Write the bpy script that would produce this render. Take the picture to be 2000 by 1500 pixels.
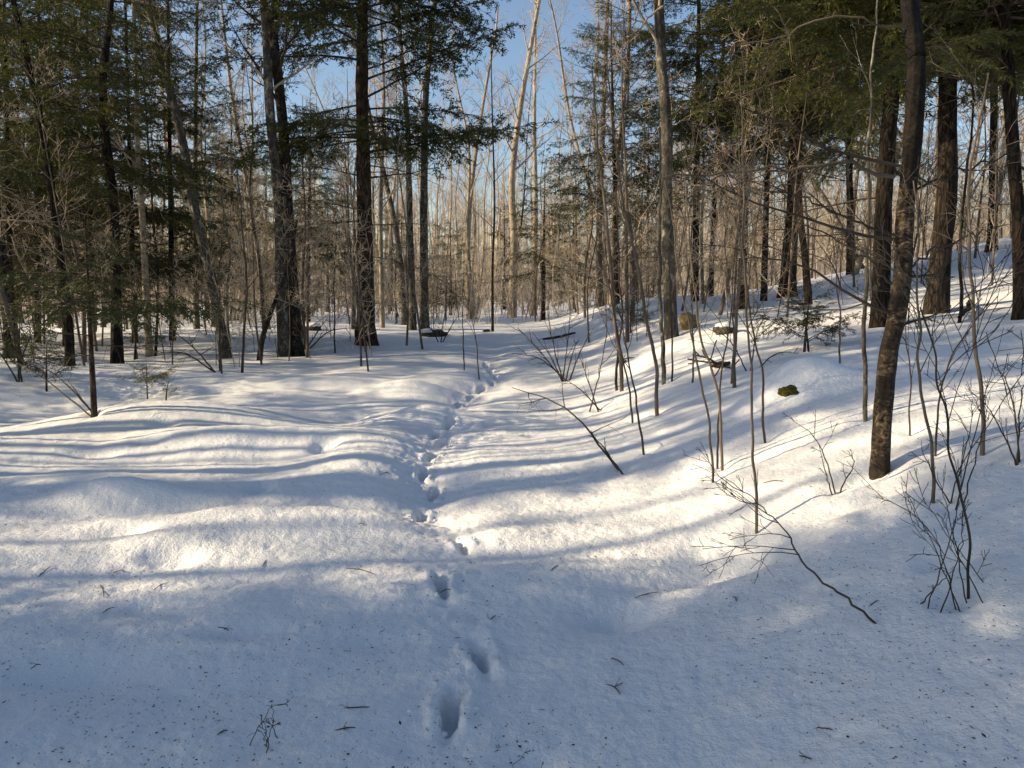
import bpy, math, random
import numpy as np
from mathutils import Vector, Matrix

# ------------------------------------------------------------------ clear
for o in list(bpy.data.objects):
    bpy.data.objects.remove(o, do_unlink=True)
SC = bpy.context.scene
COL = SC.collection

# ------------------------------------------------------------------ camera
CAM_H = 1.60
F = 1500.0                      # focal length in pixels of a 2000 px wide frame
PITCH = math.atan(180.0 / F)    # horizon sits 180 px above the middle
cam_d = bpy.data.cameras.new('camera')
cam_d.sensor_fit = 'HORIZONTAL'
cam_d.sensor_width = 36.0
cam_d.lens = 36.0 * F / 2000.0
cam_d.clip_start = 0.05
cam_d.clip_end = 3000.0
cam = bpy.data.objects.new('camera', cam_d)
COL.objects.link(cam)
cam.location = (0, 0, CAM_H)
cam.rotation_euler = (math.pi / 2 - PITCH, 0, 0)
SC.camera = cam

# ------------------------------------------------------------------ sky and sun
SUN_EL = math.radians(22.0)
SUN_AZ = math.radians(180.0 + 4.0)          # direction TO the sun, from +X towards +Y
to_sun = Vector((math.cos(SUN_AZ) * math.cos(SUN_EL), math.sin(SUN_AZ) * math.cos(SUN_EL), math.sin(SUN_EL)))
w = bpy.data.worlds.new('World')
SC.world = w
w.use_nodes = True
nt = w.node_tree
nt.nodes.clear()
sky = nt.nodes.new('ShaderNodeTexSky')
sky.sky_type = 'NISHITA'
sky.sun_disc = False
sky.sun_elevation = SUN_EL
sky.sun_rotation = math.pi / 2 - SUN_AZ      # 0 = +Y, turning towards +X
sky.altitude = 300.0
sky.air_density = 1.0
sky.dust_density = 1.0
sky.ozone_density = 1.2
bg = nt.nodes.new('ShaderNodeBackground')
bg.inputs['Strength'].default_value = 0.11
wo = nt.nodes.new('ShaderNodeOutputWorld')
nt.links.new(sky.outputs['Color'], bg.inputs['Color'])
nt.links.new(bg.outputs['Background'], wo.inputs['Surface'])

sun_d = bpy.data.lights.new('sun', 'SUN')
sun_d.energy = 5.0
sun_d.angle = math.radians(0.45)
sun_d.color = (1.0, 0.80, 0.52)
sun = bpy.data.objects.new('sun', sun_d)
COL.objects.link(sun)
sun.location = to_sun * 60
sun.rotation_euler = (-to_sun).to_track_quat('-Z', 'Y').to_euler()

vs = SC.view_settings
vs.view_transform = 'Standard'
vs.look = 'None'
vs.exposure = 0.68
vs.gamma = 1.0
vs.use_curve_mapping = False
SC.cycles.use_denoising = True
SC.cycles.max_bounces = 6
SC.cycles.diffuse_bounces = 4
SC.cycles.glossy_bounces = 2
SC.cycles.transmission_bounces = 2
SC.cycles.transparent_max_bounces = 4
SC.cycles.sample_clamp_indirect = 6.0

# ------------------------------------------------------------------ helpers: tags, meshes
def tag(o, label=None, cat=None, group=None, kind=None):
    if label: o['label'] = label
    if cat: o['category'] = cat
    if group: o['group'] = group
    if kind: o['kind'] = kind
    return o

def empty(name, loc):
    o = bpy.data.objects.new(name, None)
    o.empty_display_size = 0.2
    COL.objects.link(o)
    o.location = loc
    return o

def build_mesh(name, V, Q=None, T=None, mat=None, smooth=True):
    V = np.asarray(V, dtype=np.float32)
    nq = 0 if Q is None else len(Q)
    ntri = 0 if T is None else len(T)
    me = bpy.data.meshes.new(name)
    me.vertices.add(len(V))
    me.vertices.foreach_set('co', V.ravel())
    idx, starts, s = [], [], 0
    if nq:
        idx.append(np.asarray(Q, dtype=np.int32).ravel())
        starts.append(np.arange(nq, dtype=np.int32) * 4)
        s = nq * 4
    if ntri:
        idx.append(np.asarray(T, dtype=np.int32).ravel())
        starts.append(s + np.arange(ntri, dtype=np.int32) * 3)
    idx = np.concatenate(idx)
    starts = np.concatenate(starts)
    me.loops.add(len(idx))
    me.loops.foreach_set('vertex_index', idx)
    me.polygons.add(nq + ntri)
    me.polygons.foreach_set('loop_start', starts)
    me.polygons.foreach_set('use_smooth', np.full(nq + ntri, smooth, dtype=bool))
    me.update(calc_edges=True)
    me.validate()
    if mat: me.materials.append(mat)
    return me

def link(name, me, parent=None, loc=None):
    o = bpy.data.objects.new(name, me)
    COL.objects.link(o)
    if parent is not None: o.parent = parent
    if loc is not None: o.location = loc
    return o

class Tubes:
    """collects tapered tubes; one mesh at the end"""
    def __init__(s): s.V = []; s.Q = []; s.n = 0; s.T = []
    def add(s, P, R, sides=4, cap=False, jitter=None, rng=None):
        P = np.asarray(P, float); R = np.asarray(R, float)
        n = len(P)
        t = np.empty_like(P)
        t[1:-1] = P[2:] - P[:-2]; t[0] = P[1] - P[0]; t[-1] = P[-1] - P[-2]
        t /= (np.linalg.norm(t, axis=1)[:, None] + 1e-9)
        m = P[-1] - P[0]
        a = np.abs(m)
        ref = np.array([1.0, 0, 0]) if a[0] <= a[1] and a[0] <= a[2] else (np.array([0, 1.0, 0]) if a[1] <= a[2] else np.array([0, 0, 1.0]))
        u = np.cross(t, ref); u /= (np.linalg.norm(u, axis=1)[:, None] + 1e-9)
        v = np.cross(t, u)
        ang = np.arange(sides) * (2 * math.pi / sides)
        c, sn = np.cos(ang), np.sin(ang)
        RR = R[:, None] * np.ones(sides)[None]
        if jitter is not None: RR = RR * jitter
        ring = P[:, None, :] + RR[:, :, None] * (c[None, :, None] * u[:, None, :] + sn[None, :, None] * v[:, None, :])
        s.V.append(ring.reshape(-1, 3))
        i = np.arange(n - 1)[:, None] * sides
        j = np.arange(sides)[None]
        k = (j + 1) % sides
        s.Q.append((np.stack([i + j, i + k, i + sides + k, i + sides + j], -1).reshape(-1, 4)) + s.n)
        s.n += n * sides
        if cap:
            s.V.append(P[-1:].copy())
            b = s.n - sides
            s.T.append(np.stack([b + j[0], b + k[0], np.full(sides, s.n)], -1))
            s.n += 1
    def mesh(s, name, mat, smooth=True):
        return build_mesh(name, np.concatenate(s.V), np.concatenate(s.Q), np.concatenate(s.T) if s.T else None, mat, smooth)

# ------------------------------------------------------------------ noise
_prng = np.random.RandomState(7)
_perm = np.concatenate([_prng.permutation(256)] * 3)
_g = _prng.rand(256) * 2 * math.pi
_gx, _gy = np.cos(_g), np.sin(_g)
def noise2(x, y):
    x = np.asarray(x, float); y = np.asarray(y, float)
    xi = np.floor(x).astype(int); yi = np.floor(y).astype(int)
    xf = x - xi; yf = y - yi
    xi &= 255; yi &= 255
    def gr(ix, iy, fx, fy):
        h = _perm[_perm[ix] + iy]
        return _gx[h] * fx + _gy[h] * fy
    u = xf * xf * xf * (xf * (xf * 6 - 15) + 10); v = yf * yf * yf * (yf * (yf * 6 - 15) + 10)
    a = gr(xi, yi, xf, yf); b = gr((xi + 1) & 255, yi, xf - 1, yf)
    c = gr(xi, (yi + 1) & 255, xf, yf - 1); d = gr((xi + 1) & 255, (yi + 1) & 255, xf - 1, yf - 1)
    return (a + u * (b - a)) + v * ((c + u * (d - c)) - (a + u * (b - a)))
def fbm(x, y, oct=3):
    s, a = 0, 1.0
    for k in range(oct):
        s = s + a * noise2(x * 2 ** k + 17.3 * k, y * 2 ** k - 9.1 * k); a *= 0.5
    return s
def sstep(a, b, x):
    t = np.clip((np.asarray(x, float) - a) / (b - a), 0, 1)
    return t * t * (3 - 2 * t)
def sp(x, w):
    return w * np.logaddexp(0, np.asarray(x, float) / w)

# ------------------------------------------------------------------ terrain
# (x, y, half width x, half width y, height)
MOUNDS = [
    (-3.9, 9.0, 1.5, 0.65, 0.30), (-6.4, 10.6, 1.7, 1.4, -0.28), (-2.7, 7.7, 1.2, 0.42, 0.19),
    (-2.2, 9.3, 0.8, 0.5, -0.16), (-1.35, 7.1, 0.55, 0.9, 0.12), (-1.7, 5.15, 1.0, 0.30, 0.14),
    (-3.05, 5.75, 0.50, 0.18, 0.16), (-2.3, 4.75, 0.6, 0.22, 0.06), (-3.2, 4.45, 0.8, 0.22, 0.07),
    (-2.6, 5.4, 0.5, 0.22, -0.06), (-1.0, 9.4, 0.6, 0.35, 0.16), (-1.6, 11.4, 0.7, 0.35, 0.15),
    (-0.9, 13.2, 0.9, 0.5, 0.10), (-3.2, 12.2, 1.6, 0.6, 0.12), (0.1, 4.0, 0.5, 0.28, 0.06),
    (-0.1, 4.75, 0.30, 0.25, 0.07), (1.2, 4.1, 0.45, 0.28, -0.10), (0.55, 3.55, 0.25, 0.16, -0.06),
    (2.45, 4.15, 0.5, 0.20, -0.06), (2.6, 3.9, 0.5, 0.25, 0.05),
    (-5.5, 7.6, 1.2, 0.5, 0.10), (-2.9, 3.2, 0.55, 0.35, -0.10), (-1.6, 3.0, 0.8, 0.3, -0.04),
    (-8.5, 13.5, 2.0, 1.3, 0.18), (3.2, 22.0, 2.2, 1.2, 0.18), (-4.5, 19.0, 2.0, 1.2, 0.15),
]
WELLS = []          # (x, y, radius, depth) filled from the trees below
PRINTS = []         # boot prints
OLD = []            # old, drifted-in prints
TRAIL = None

def base_h(x, y):
    x = np.asarray(x, float); y = np.asarray(y, float)
    h = 0.40 * sstep(3.0, 27.0, y)
    t = x - 0.75 - 0.05 * (np.clip(y, 0, 20) - 5)
    b = 0.42 * sp(t, 0.34) - 0.31 * sp(t - 1.9, 0.45) + 0.12 * sp(t - 7.0, 0.8) - 0.2 * sp(t - 16.0, 2.0)
    h = h + b * (1 - 0.75 * sstep(22.0, 48.0, y)) + 3.5 * sstep(55, 150, y)
    for mx, my, rx, ry, a in MOUNDS:
        h = h + a * np.exp(-((x - mx) / rx) ** 2 - ((y - my) / ry) ** 2)
    # rolling undulation, longer across than along the trail
    left = 1 - sstep(-0.6, 0.6, x)
    h = h + (0.035 + 0.045 * left) * fbm(x * 0.55, y * 1.05, 2) * sstep(2.0, 4.0, np.hypot(x, y))
    h = h + 0.16 * fbm(x * 0.16 + 3.1, y * 0.2 + 8.2, 2) * sstep(9, 16, np.hypot(x, y))
    return h

def ray_dir(px, py):
    v = np.array([(px - 1000.0) / F, -(py - 750.0) / F, -1.0])
    a = math.pi / 2 - PITCH
    c, s = math.cos(a), math.sin(a)
    return np.array([v[0], c * v[1] - s * v[2], s * v[1] + c * v[2]])

def G(px, py, far=70.0):
    """where the line of sight through a photo point meets the snow"""
    d = ray_dir(px, py)
    ts = np.concatenate([np.linspace(1.5, 12, 700), np.linspace(12, far, 1600)])
    X = ts * d[0]; Y = ts * d[1]; Z = CAM_H + ts * d[2]
    below = Z < base_h(X, Y)
    i = int(np.argmax(below)) if below.any() else len(ts) - 1
    return np.array([X[i], Y[i], float(base_h(X[i], Y[i]))])

def at(px, py, Y):
    d = ray_dir(px, py)
    t = Y / d[1]
    return np.array([t * d[0], Y, CAM_H + t * d[2]])

MOSSY = G(1546, 782)
MOUNDS.append((MOSSY[0] + .17, MOSSY[1] + .27, .44, .30, .30))

def scale_at(Y):
    return Y / F * 1.0     # metres per photo pixel at that depth

# boot prints going up the trail: px, py, length, width, depth, heading
for px, py, L, W, D, a in [
    (880, 1388, .30, .115, .15, 90), (938, 1283, .28, .10, .13, 104), (862, 1140, .30, .105, .14, 100),
    (900, 1052, .27, .10, .13, 105), (822, 990, .28, .10, .13, 92), (848, 945, .26, .10, .13, 84),
    (842, 875, .26, .10, .14, 80), (852, 835, .26, .10, .12, 84),
    (826, 908, .26, .10, .13, 88), (864, 854, .26, .11, .13, 74), (880, 812, .26, .11, .13, 78), (900, 780, .26, .11, .12, 70), 
    (922, 766, .26, .11, .11, 70), (940, 752, .26, .11, .11, 74), (960, 737, .26, .11, .10, 95), (966, 727, .26, .11, .10, 100),
    (957, 716, .28, .12, .10, 100), (950, 706, .3, .12, .10, 98)]:
    g = G(px, py)
    PRINTS.append((g[0], g[1], L * .40, W * (.33 if py > 1000 else .42), D * (1.2 if py > 1000 else 1.45), math.radians(a)))
TRAIL = np.array([(p[0], p[1]) for p in PRINTS] + [(-0.4, 19.0), (0.3, 24.0), (0.6, 32.0)])
TRAIL = TRAIL[np.argsort(TRAIL[:, 1])]
for px, py, rx, ry, D in [
    (240, 1036, .20, .10, .09), (335, 1088, .16, .12, .10), (505, 952, .10, .14, .10), (632, 868, .13, .17, .13),
    (185, 886, .22, .12, .07), (318, 828, .14, .13, .09), (300, 1185, .17, .10, .07), (472, 1228, .20, .09, .08),
    (300, 858, .16, .10, .06), (1205, 1222, .17, .10, .08), (1395, 1122, .40, .13, .10), (735, 1252, .14, .07, .04),
    (800, 800, .16, .22, .10), (775, 735, .3, .3, .08), (700, 755, .25, .2, .07), (690, 818, .14, .16, .09),
    (520, 742, .2, .2, .05), (150, 1320, .30, .14, .08), (60, 1090, .2, .1, .05), (1660, 985, .32, .10, .06), (1850, 1090, .12, .08, .08)]:
    g = G(px, py)
    OLD.append((g[0], g[1], rx, ry, D))

def full_h(x, y, fine=True):
    x = np.asarray(x, float); y = np.asarray(y, float)
    h = base_h(x, y)
    tx = np.interp(y, TRAIL[:, 1], TRAIL[:, 0])
    near = np.exp(-((x - tx) / (0.26 + 0.10 * sstep(5.5, 7, y))) ** 2) * sstep(2.2, 3.6, y) * (1 - sstep(17, 24, y))
    h = h - 0.09 * near * sstep(4.2, 5.6, y) + 0.018 * near * noise2(x * 6.0, y * 5.0) + 0.014 * near * noise2(x * 15.0, y * 12.0)
    for mx, my, rx, ry, D in OLD:
        q = ((x - mx) / rx) ** 2 + ((y - my) / ry) ** 2
        m = q < 9
        if m.any():
            q = q[m] if q.ndim else q
            hm = h[m] if h.ndim else h
            hm = hm - .62 * D * np.exp(-q ** 1.25)
            if h.ndim: h[m] = hm
            else: h = hm
    for k, (mx, my, hl, hw, D, a) in enumerate(PRINTS):
        ca, sa = math.cos(a), math.sin(a)
        dx = x - mx; dy = y - my
        m = (dx * dx + dy * dy) < 0.36
        if not np.any(m): continue
        dx = dx[m] if h.ndim else dx; dy = dy[m] if h.ndim else dy
        wob = 0.020 * noise2(dx * 14 + k * 3.7, dy * 14) + 0.010 * noise2(dx * 38 + k, dy * 38)
        u = dx * ca + dy * sa; v = -dx * sa + dy * ca
        # sole outline: wider at the ball, narrower at the waist
        ww = hw * (1 + 0.10 * np.sin((u / hl) * 2.6))
        q = np.maximum(np.abs(u) - (hl - hw), 0)
        dist = np.hypot(q, np.abs(v) * hw / ww) - hw + wob
        cut = 1 - sstep(-0.020, 0.006, dist)
        floor = D * (1 - 0.25 * sstep(0.2, 1.0, u / hl)) + 0.014 * noise2(dx * 22, dy * 22 + k) + 0.004 * np.sin(u * 2 * math.pi / .028)
        rim = 0.016 * np.exp(-((dist - 0.035) / 0.028) ** 2) * (1 + 1.4 * noise2(dx * 12 + 5 * k, dy * 12))
        # dragged trough in front of and behind the hole
        drag = 0.045 * np.exp(-(v / (hw * 0.9)) ** 2) * np.exp(-((np.abs(u) - hl * 1.3) / (hl * 0.5)) ** 2)
        add = -cut * floor + rim - drag
        if h.ndim: h[m] = h[m] + add
        else: h = h + add
    for mx, my, r, D in WELLS:
        q = ((x - mx) ** 2 + (y - my) ** 2) / (r * r)
        h = h - D * np.exp(-q)
    if fine:
        r = np.hypot(x, y)
        h = h + 0.010 * fbm(x * 4.2, y * 4.2, 2) * (1 - 0.5 * sstep(10, 20, r))
        h = h + 0.006 * noise2(x * 9.0, y * 11.0) * (1 - sstep(10, 18, r)) + 0.0055 * noise2(x * 21.0, y * 21.0) * (1 - sstep(8, 14, r)) + 0.003 * noise2(x * 47.0, y * 47.0) * (1 - sstep(5, 8, r))
    if fine:
        h = h - 0.035 * np.clip(noise2(x * 3.4 + 40, y * 4.2) - .30, 0, 1) * (1 - sstep(9, 15, r)) - 0.03 * np.clip(noise2(x * 9.5 + 11, y * 10.5) - .38, 0, 1) * (1 - sstep(6, 10, r))
    return h

def hz(x, y):
    return float(full_h(np.array([x]), np.array([y]), False)[0])

# ------------------------------------------------------------------ materials
def new_mat(name):
    m = bpy.data.materials.new(name)
    m.use_nodes = True
    nt = m.node_tree
    b = nt.nodes['Principled BSDF']
    return m, nt, b

def ramp(nt, fac, stops):
    r = nt.nodes.new('ShaderNodeValToRGB')
    els = r.color_ramp.elements
    while len(els) < len(stops): els.new(0.5)
    for e, (p, c) in zip(els, stops):
        e.position = p; e.color = (*c, 1) if len(c) == 3 else c
    nt.links.new(fac, r.inputs['Fac'])
    return r.outputs['Color']

def coords(nt, scale=(1, 1, 1), rand=True, src='Object'):
    tc = nt.nodes.new('ShaderNodeTexCoord')
    out = tc.outputs[src]
    if rand:
        oi = nt.nodes.new('ShaderNodeObjectInfo')
        mul = nt.nodes.new('ShaderNodeMath'); mul.operation = 'MULTIPLY'; mul.inputs[1].default_value = 37.0
        nt.links.new(oi.outputs['Random'], mul.inputs[0])
        add = nt.nodes.new('ShaderNodeVectorMath'); add.operation = 'ADD'
        nt.links.new(out, add.inputs[0]); nt.links.new(mul.outputs[0], add.inputs[1])
        out = add.outputs[0]
    mp = nt.nodes.new('ShaderNodeMapping')
    mp.inputs['Scale'].default_value = scale
    nt.links.new(out, mp.inputs['Vector'])
    return mp.outputs['Vector']

def tex_noise(nt, vec, scale, detail=4, rough=0.55, dist=0.0):
    n = nt.nodes.new('ShaderNodeTexNoise')
    n.inputs['Scale'].default_value = scale
    n.inputs['Detail'].default_value = detail
    n.inputs['Roughness'].default_value = rough
    n.inputs['Distortion'].default_value = dist
    nt.links.new(vec, n.inputs['Vector'])
    return n.outputs['Fac']

def mix_col(nt, fac, a, b, mode='MIX'):
    m = nt.nodes.new('ShaderNodeMix'); m.data_type = 'RGBA'; m.blend_type = mode
    def put(s, v):
        if isinstance(v, (tuple, list)): s.default_value = (*v, 1)
        elif isinstance(v, (int, float)): s.default_value = v
        else: nt.links.new(v, s)
    put(m.inputs['Factor'], fac); put(m.inputs[6], a); put(m.inputs[7], b)
    return m.outputs[2]

def bump(nt, b, height, strength=0.5, dist=0.02, prev=None):
    n = nt.nodes.new('ShaderNodeBump')
    n.inputs['Strength'].default_value = strength
    n.inputs['Distance'].default_value = dist
    nt.links.new(height, n.inputs['Height'])
    if prev is not None: nt.links.new(prev, n.inputs['Normal'])
    nt.links.new(n.outputs['Normal'], b.inputs['Normal'])
    return n.outputs['Normal']

def snow_mat():
    m, nt, b = new_mat('snow')
    v = coords(nt, rand=False)
    big = tex_noise(nt, v, 1.3, 3)
    col = ramp(nt, big, [(0.3, (0.83, 0.85, 0.88)), (0.7, (0.88, 0.89, 0.90))])
    nt.links.new(col, b.inputs['Base Color'])
    b.inputs['Roughness'].default_value = 0.62
    b.inputs['Specular IOR Level'].default_value = 0.25
    n1 = tex_noise(nt, v, 34, 4, 0.65)
    n2 = tex_noise(nt, v, 95, 2, 0.6)
    p = bump(nt, b, n1, 0.55, 0.020)
    bump(nt, b, n2, 0.5, 0.007, p)
    return m

def bark_mat(name, dark, mid, light, zs=0.22, scale=26, lichen=None, lichen_amt=0.6, bump_s=0.9, plates=16.0, crev=0.35):
    m, nt, b = new_mat(name)
    v = coords(nt, (1, 1, zs))
    n1 = tex_noise(nt, v, scale, 5, 0.62, 0.6)
    col = ramp(nt, n1, [(0.30, dark), (0.52, mid), (0.72, light)])
    v2 = coords(nt, (1, 1, 0.6))
    if lichen:
        n2 = tex_noise(nt, v2, 7.0, 5, 0.65)
        f = ramp(nt, n2, [(lichen_amt - 0.05, (0, 0, 0)), (lichen_amt + 0.06, (1, 1, 1))])
        col = mix_col(nt, f, col, lichen)
    n3 = tex_noise(nt, v2, 1.6, 2)
    tone = ramp(nt, n3, [(0.3, (0.72, 0.72, 0.72)), (0.7, (1.12, 1.1, 1.06))])
    col = mix_col(nt, 1.0, col, tone, 'MULTIPLY')
    vo = nt.nodes.new('ShaderNodeTexVoronoi'); vo.feature = 'DISTANCE_TO_EDGE'
    vo.inputs['Scale'].default_value = plates
    wv = nt.nodes.new('ShaderNodeVectorMath'); wv.operation = 'ADD'
    sc = nt.nodes.new('ShaderNodeVectorMath'); sc.operation = 'SCALE'; sc.inputs['Scale'].default_value = 0.05
    nn = nt.nodes.new('ShaderNodeTexNoise'); nn.inputs['Scale'].default_value = 9.0
    vb = coords(nt, (1, 1, zs * 1.1))
    nt.links.new(vb, nn.inputs['Vector']); nt.links.new(nn.outputs['Color'], sc.inputs[0])
    nt.links.new(vb, wv.inputs[0]); nt.links.new(sc.outputs[0], wv.inputs[1]); nt.links.new(wv.outputs[0], vo.inputs['Vector'])
    cre = ramp(nt, vo.outputs['Distance'], [(0.0, (crev, crev, crev)), (0.12, (1, 1, 1))])
    col = mix_col(nt, 1.0, col, cre, 'MULTIPLY')
    nt.links.new(col, b.inputs['Base Color'])
    b.inputs['Roughness'].default_value = 0.92
    b.inputs['Specular IOR Level'].default_value = 0.15
    p = bump(nt, b, cre, bump_s * (1.1 - crev), 0.025)
    bump(nt, b, n1, bump_s, 0.03, p)
    return m

def birch_mat():
    m, nt, b = new_mat('birch_bark')
    v = coords(nt, (1, 1, 2.2), rand=False)
    n1 = tex_noise(nt, v, 13, 6, 0.68, 1.2)
    col = ramp(nt, n1, [(0.38, (0.020, 0.014, 0.010)), (0.47, (0.075, 0.050, 0.030)), (0.57, (0.21, 0.155, 0.095)), (0.68, (0.46, 0.40, 0.31))])
    v2 = coords(nt, (1, 1, 0.9), rand=False)
    n2 = tex_noise(nt, v2, 5.5, 4, 0.6)
    f = ramp(nt, n2, [(0.42, (0, 0, 0)), (0.56, (1, 1, 1))])
    col = mix_col(nt, f, col, (0.035, 0.027, 0.021))
    tc = nt.nodes.new('ShaderNodeTexCoord')
    sep = nt.nodes.new('ShaderNodeSeparateXYZ')
    nt.links.new(tc.outputs['Object'], sep.inputs[0])
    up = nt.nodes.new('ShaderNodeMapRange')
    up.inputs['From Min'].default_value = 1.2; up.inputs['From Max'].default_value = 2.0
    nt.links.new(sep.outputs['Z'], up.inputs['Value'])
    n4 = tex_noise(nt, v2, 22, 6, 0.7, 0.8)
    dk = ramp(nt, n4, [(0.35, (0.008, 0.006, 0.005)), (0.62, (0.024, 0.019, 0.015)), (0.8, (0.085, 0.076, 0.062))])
    col = mix_col(nt, up.outputs[0], col, dk)  # upper bark darkened to stand in for the shade of the canopy
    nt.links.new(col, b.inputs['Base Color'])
    b.inputs['Roughness'].default_value = 0.8
    b.inputs['Specular IOR Level'].default_value = 0.2
    p = bump(nt, b, n4, 1.0, 0.025)
    bump(nt, b, n1, 0.9, 0.02, p)
    return m

def twig_mat(name, a, c):
    m, nt, b = new_mat(name)
    v = coords(nt)
    n = tex_noise(nt, v, 3.0, 3)
    col = ramp(nt, n, [(0.3, a), (0.7, c)])
    nt.links.new(col, b.inputs['Base Color'])
    b.inputs['Roughness'].default_value = 0.8
    b.inputs['Specular IOR Level'].default_value = 0.2
    return m

def needle_mat(name, a, c, d):
    m, nt, b = new_mat(name)
    v = coords(nt)
    n = tex_noise(nt, v, 2.2, 3, 0.7)
    col = ramp(nt, n, [(0.28, a), (0.52, c), (0.78, d)])
    nt.links.new(col, b.inputs['Base Color'])
    b.inputs['Roughness'].default_value = 0.55
    b.inputs['Specular IOR Level'].default_value = 0.3
    tr = nt.nodes.new('ShaderNodeBsdfTranslucent')
    nt.links.new(col, tr.inputs['Color'])
    mx = nt.nodes.new('ShaderNodeMixShader'); mx.inputs[0].default_value = 0.48
    out = [x for x in nt.nodes if x.type == 'OUTPUT_MATERIAL'][0]
    nt.links.new(b.outputs[0], mx.inputs[1]); nt.links.new(tr.outputs[0], mx.inputs[2])
    nt.links.new(mx.outputs[0], out.inputs['Surface'])
    return m

def lump_mat(name, stops, scale=9, bs=0.8, bd=0.03):
    m, nt, b = new_mat(name)
    v = coords(nt)
    n = tex_noise(nt, v, scale, 6, 0.65)
    nt.links.new(ramp(nt, n, stops), b.inputs['Base Color'])
    b.inputs['Roughness'].default_value = 0.95
    b.inputs['Specular IOR Level'].default_value = 0.1
    bump(nt, b, n, bs, bd)
    return m

M_snow = snow_mat()
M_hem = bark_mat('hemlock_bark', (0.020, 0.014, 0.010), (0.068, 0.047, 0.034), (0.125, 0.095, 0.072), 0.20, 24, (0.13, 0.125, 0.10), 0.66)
M_hemdark = bark_mat('dark_hemlock_bark', (0.009, 0.007, 0.006), (0.030, 0.023, 0.018), (0.070, 0.055, 0.043), 0.2, 26, (0.13, 0.125, 0.105), 0.66)  # dark bark; shade on the right-hand trunks is worked into its colour
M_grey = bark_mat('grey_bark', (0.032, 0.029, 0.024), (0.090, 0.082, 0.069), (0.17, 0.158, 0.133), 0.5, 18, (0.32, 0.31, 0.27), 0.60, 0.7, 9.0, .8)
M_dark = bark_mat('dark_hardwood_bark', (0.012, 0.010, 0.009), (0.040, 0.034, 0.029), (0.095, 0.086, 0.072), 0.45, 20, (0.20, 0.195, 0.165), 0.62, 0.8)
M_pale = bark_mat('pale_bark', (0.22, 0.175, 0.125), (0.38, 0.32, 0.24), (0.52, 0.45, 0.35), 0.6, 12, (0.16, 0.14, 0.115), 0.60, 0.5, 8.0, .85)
M_birch = birch_mat()
M_far = twig_mat('far_wood', (0.38, 0.31, 0.235), (0.56, 0.48, 0.38))  # paler than the tan twigs: sun on the far trees put into the colour
M_twig = twig_mat('tan_twig', (0.30, 0.235, 0.17), (0.50, 0.42, 0.32))
M_twigd = twig_mat('dark_twig', (0.034, 0.025, 0.020), (0.090, 0.068, 0.052))
M_sap = twig_mat('sapling_bark', (0.060, 0.048, 0.037), (0.18, 0.145, 0.11))
M_sapd = twig_mat('dark_sapling_bark', (0.030, 0.024, 0.020), (0.085, 0.066, 0.053))
M_ndl = needle_mat('hemlock_needles', (0.028, 0.040, 0.010), (0.070, 0.082, 0.018), (0.150, 0.142, 0.032))
M_ndl2 = needle_mat('spruce_needles', (0.020, 0.032, 0.010), (0.044, 0.060, 0.016), (0.085, 0.095, 0.026))
M_ndly = needle_mat('yellow_fir_needles', (0.16, 0.16, 0.035), (0.26, 0.24, 0.06), (0.34, 0.30, 0.10))
M_moss = lump_mat('moss', [(0.3, (0.025, 0.026, 0.006)), (0.55, (0.10, 0.092, 0.018)), (0.8, (0.20, 0.175, 0.045))], 38, 1.0, 0.03)
M_rock = lump_mat('dark_rock', [(0.3, (0.035, 0.032, 0.026)), (0.6, (0.085, 0.076, 0.058)), (0.8, (0.15, 0.14, 0.09))], 12)
M_ochre = lump_mat('ochre_boulder', [(0.3, (0.13, 0.10, 0.05)), (0.55, (0.27, 0.21, 0.10)), (0.8, (0.40, 0.33, 0.18))], 9)
M_log = lump_mat('rotten_wood', [(0.3, (0.022, 0.016, 0.012)), (0.6, (0.06, 0.045, 0.033)), (0.8, (0.12, 0.095, 0.07))], 16)
M_leaf = lump_mat('dead_leaf', [(0.3, (0.05, 0.02, 0.01)), (0.7, (0.13, 0.06, 0.03))], 30)
M_fleck = lump_mat('needle_litter', [(0.3, (0.035, 0.025, 0.018)), (0.6, (0.075, 0.055, 0.035)), (0.8, (0.13, 0.10, 0.05))], 14)

# ------------------------------------------------------------------ branching
def grow(tb, rng, p, d, L, r, depth, n=5, wig=0.14, up=0.10, kids=(5, 3, 0), kid_len=0.5, kid_ang=(35, 60), sides=4, rmin=0.0022, flat=None):
    """one branch and, below it, its side branches"""
    p = np.array(p, float); d = np.array(d, float); d /= np.linalg.norm(d)
    step = L / (n - 1)
    P = [p]; D = [d]
    for i in range(n - 1):
        d = d + rng.normal(0, wig, 3) + np.array([0, 0, up])
        d /= np.linalg.norm(d)
        p = p + d * step
        P.append(p); D.append(d)
    P = np.array(P)
    R = np.maximum(r * (1 - 0.82 * np.linspace(0, 1, n)), rmin)
    tb.add(P, R, sides)
    if depth <= 0: return
    k = kids[0]
    k = int(k) + (1 if rng.rand() < k - int(k) else 0)
    for j in range(k):
        f = 0.18 + 0.78 * (j + rng.rand() * 0.9) / max(k, 1)
        f = min(f, 0.97)
        s = f * (n - 1); i = int(s); t = s - i
        q = P[i] * (1 - t) + P[min(i + 1, n - 1)] * t
        ax = D[min(i + 1, n - 1)]
        o = rng.normal(0, 1, 3)
        o -= ax * o.dot(ax); o /= (np.linalg.norm(o) + 1e-9)
        a = math.radians(rng.uniform(*kid_ang))
        kd = ax * math.cos(a) + o * math.sin(a)
        kl = L * kid_len * (1.1 - 0.65 * f) * rng.uniform(0.7, 1.25)
        grow(tb, rng, q, kd, kl, max(R[i] * 0.6, rmin), depth - 1, max(3, n - 1), wig * 1.1, up, kids[1:], kid_len, kid_ang, 3, rmin)

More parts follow.
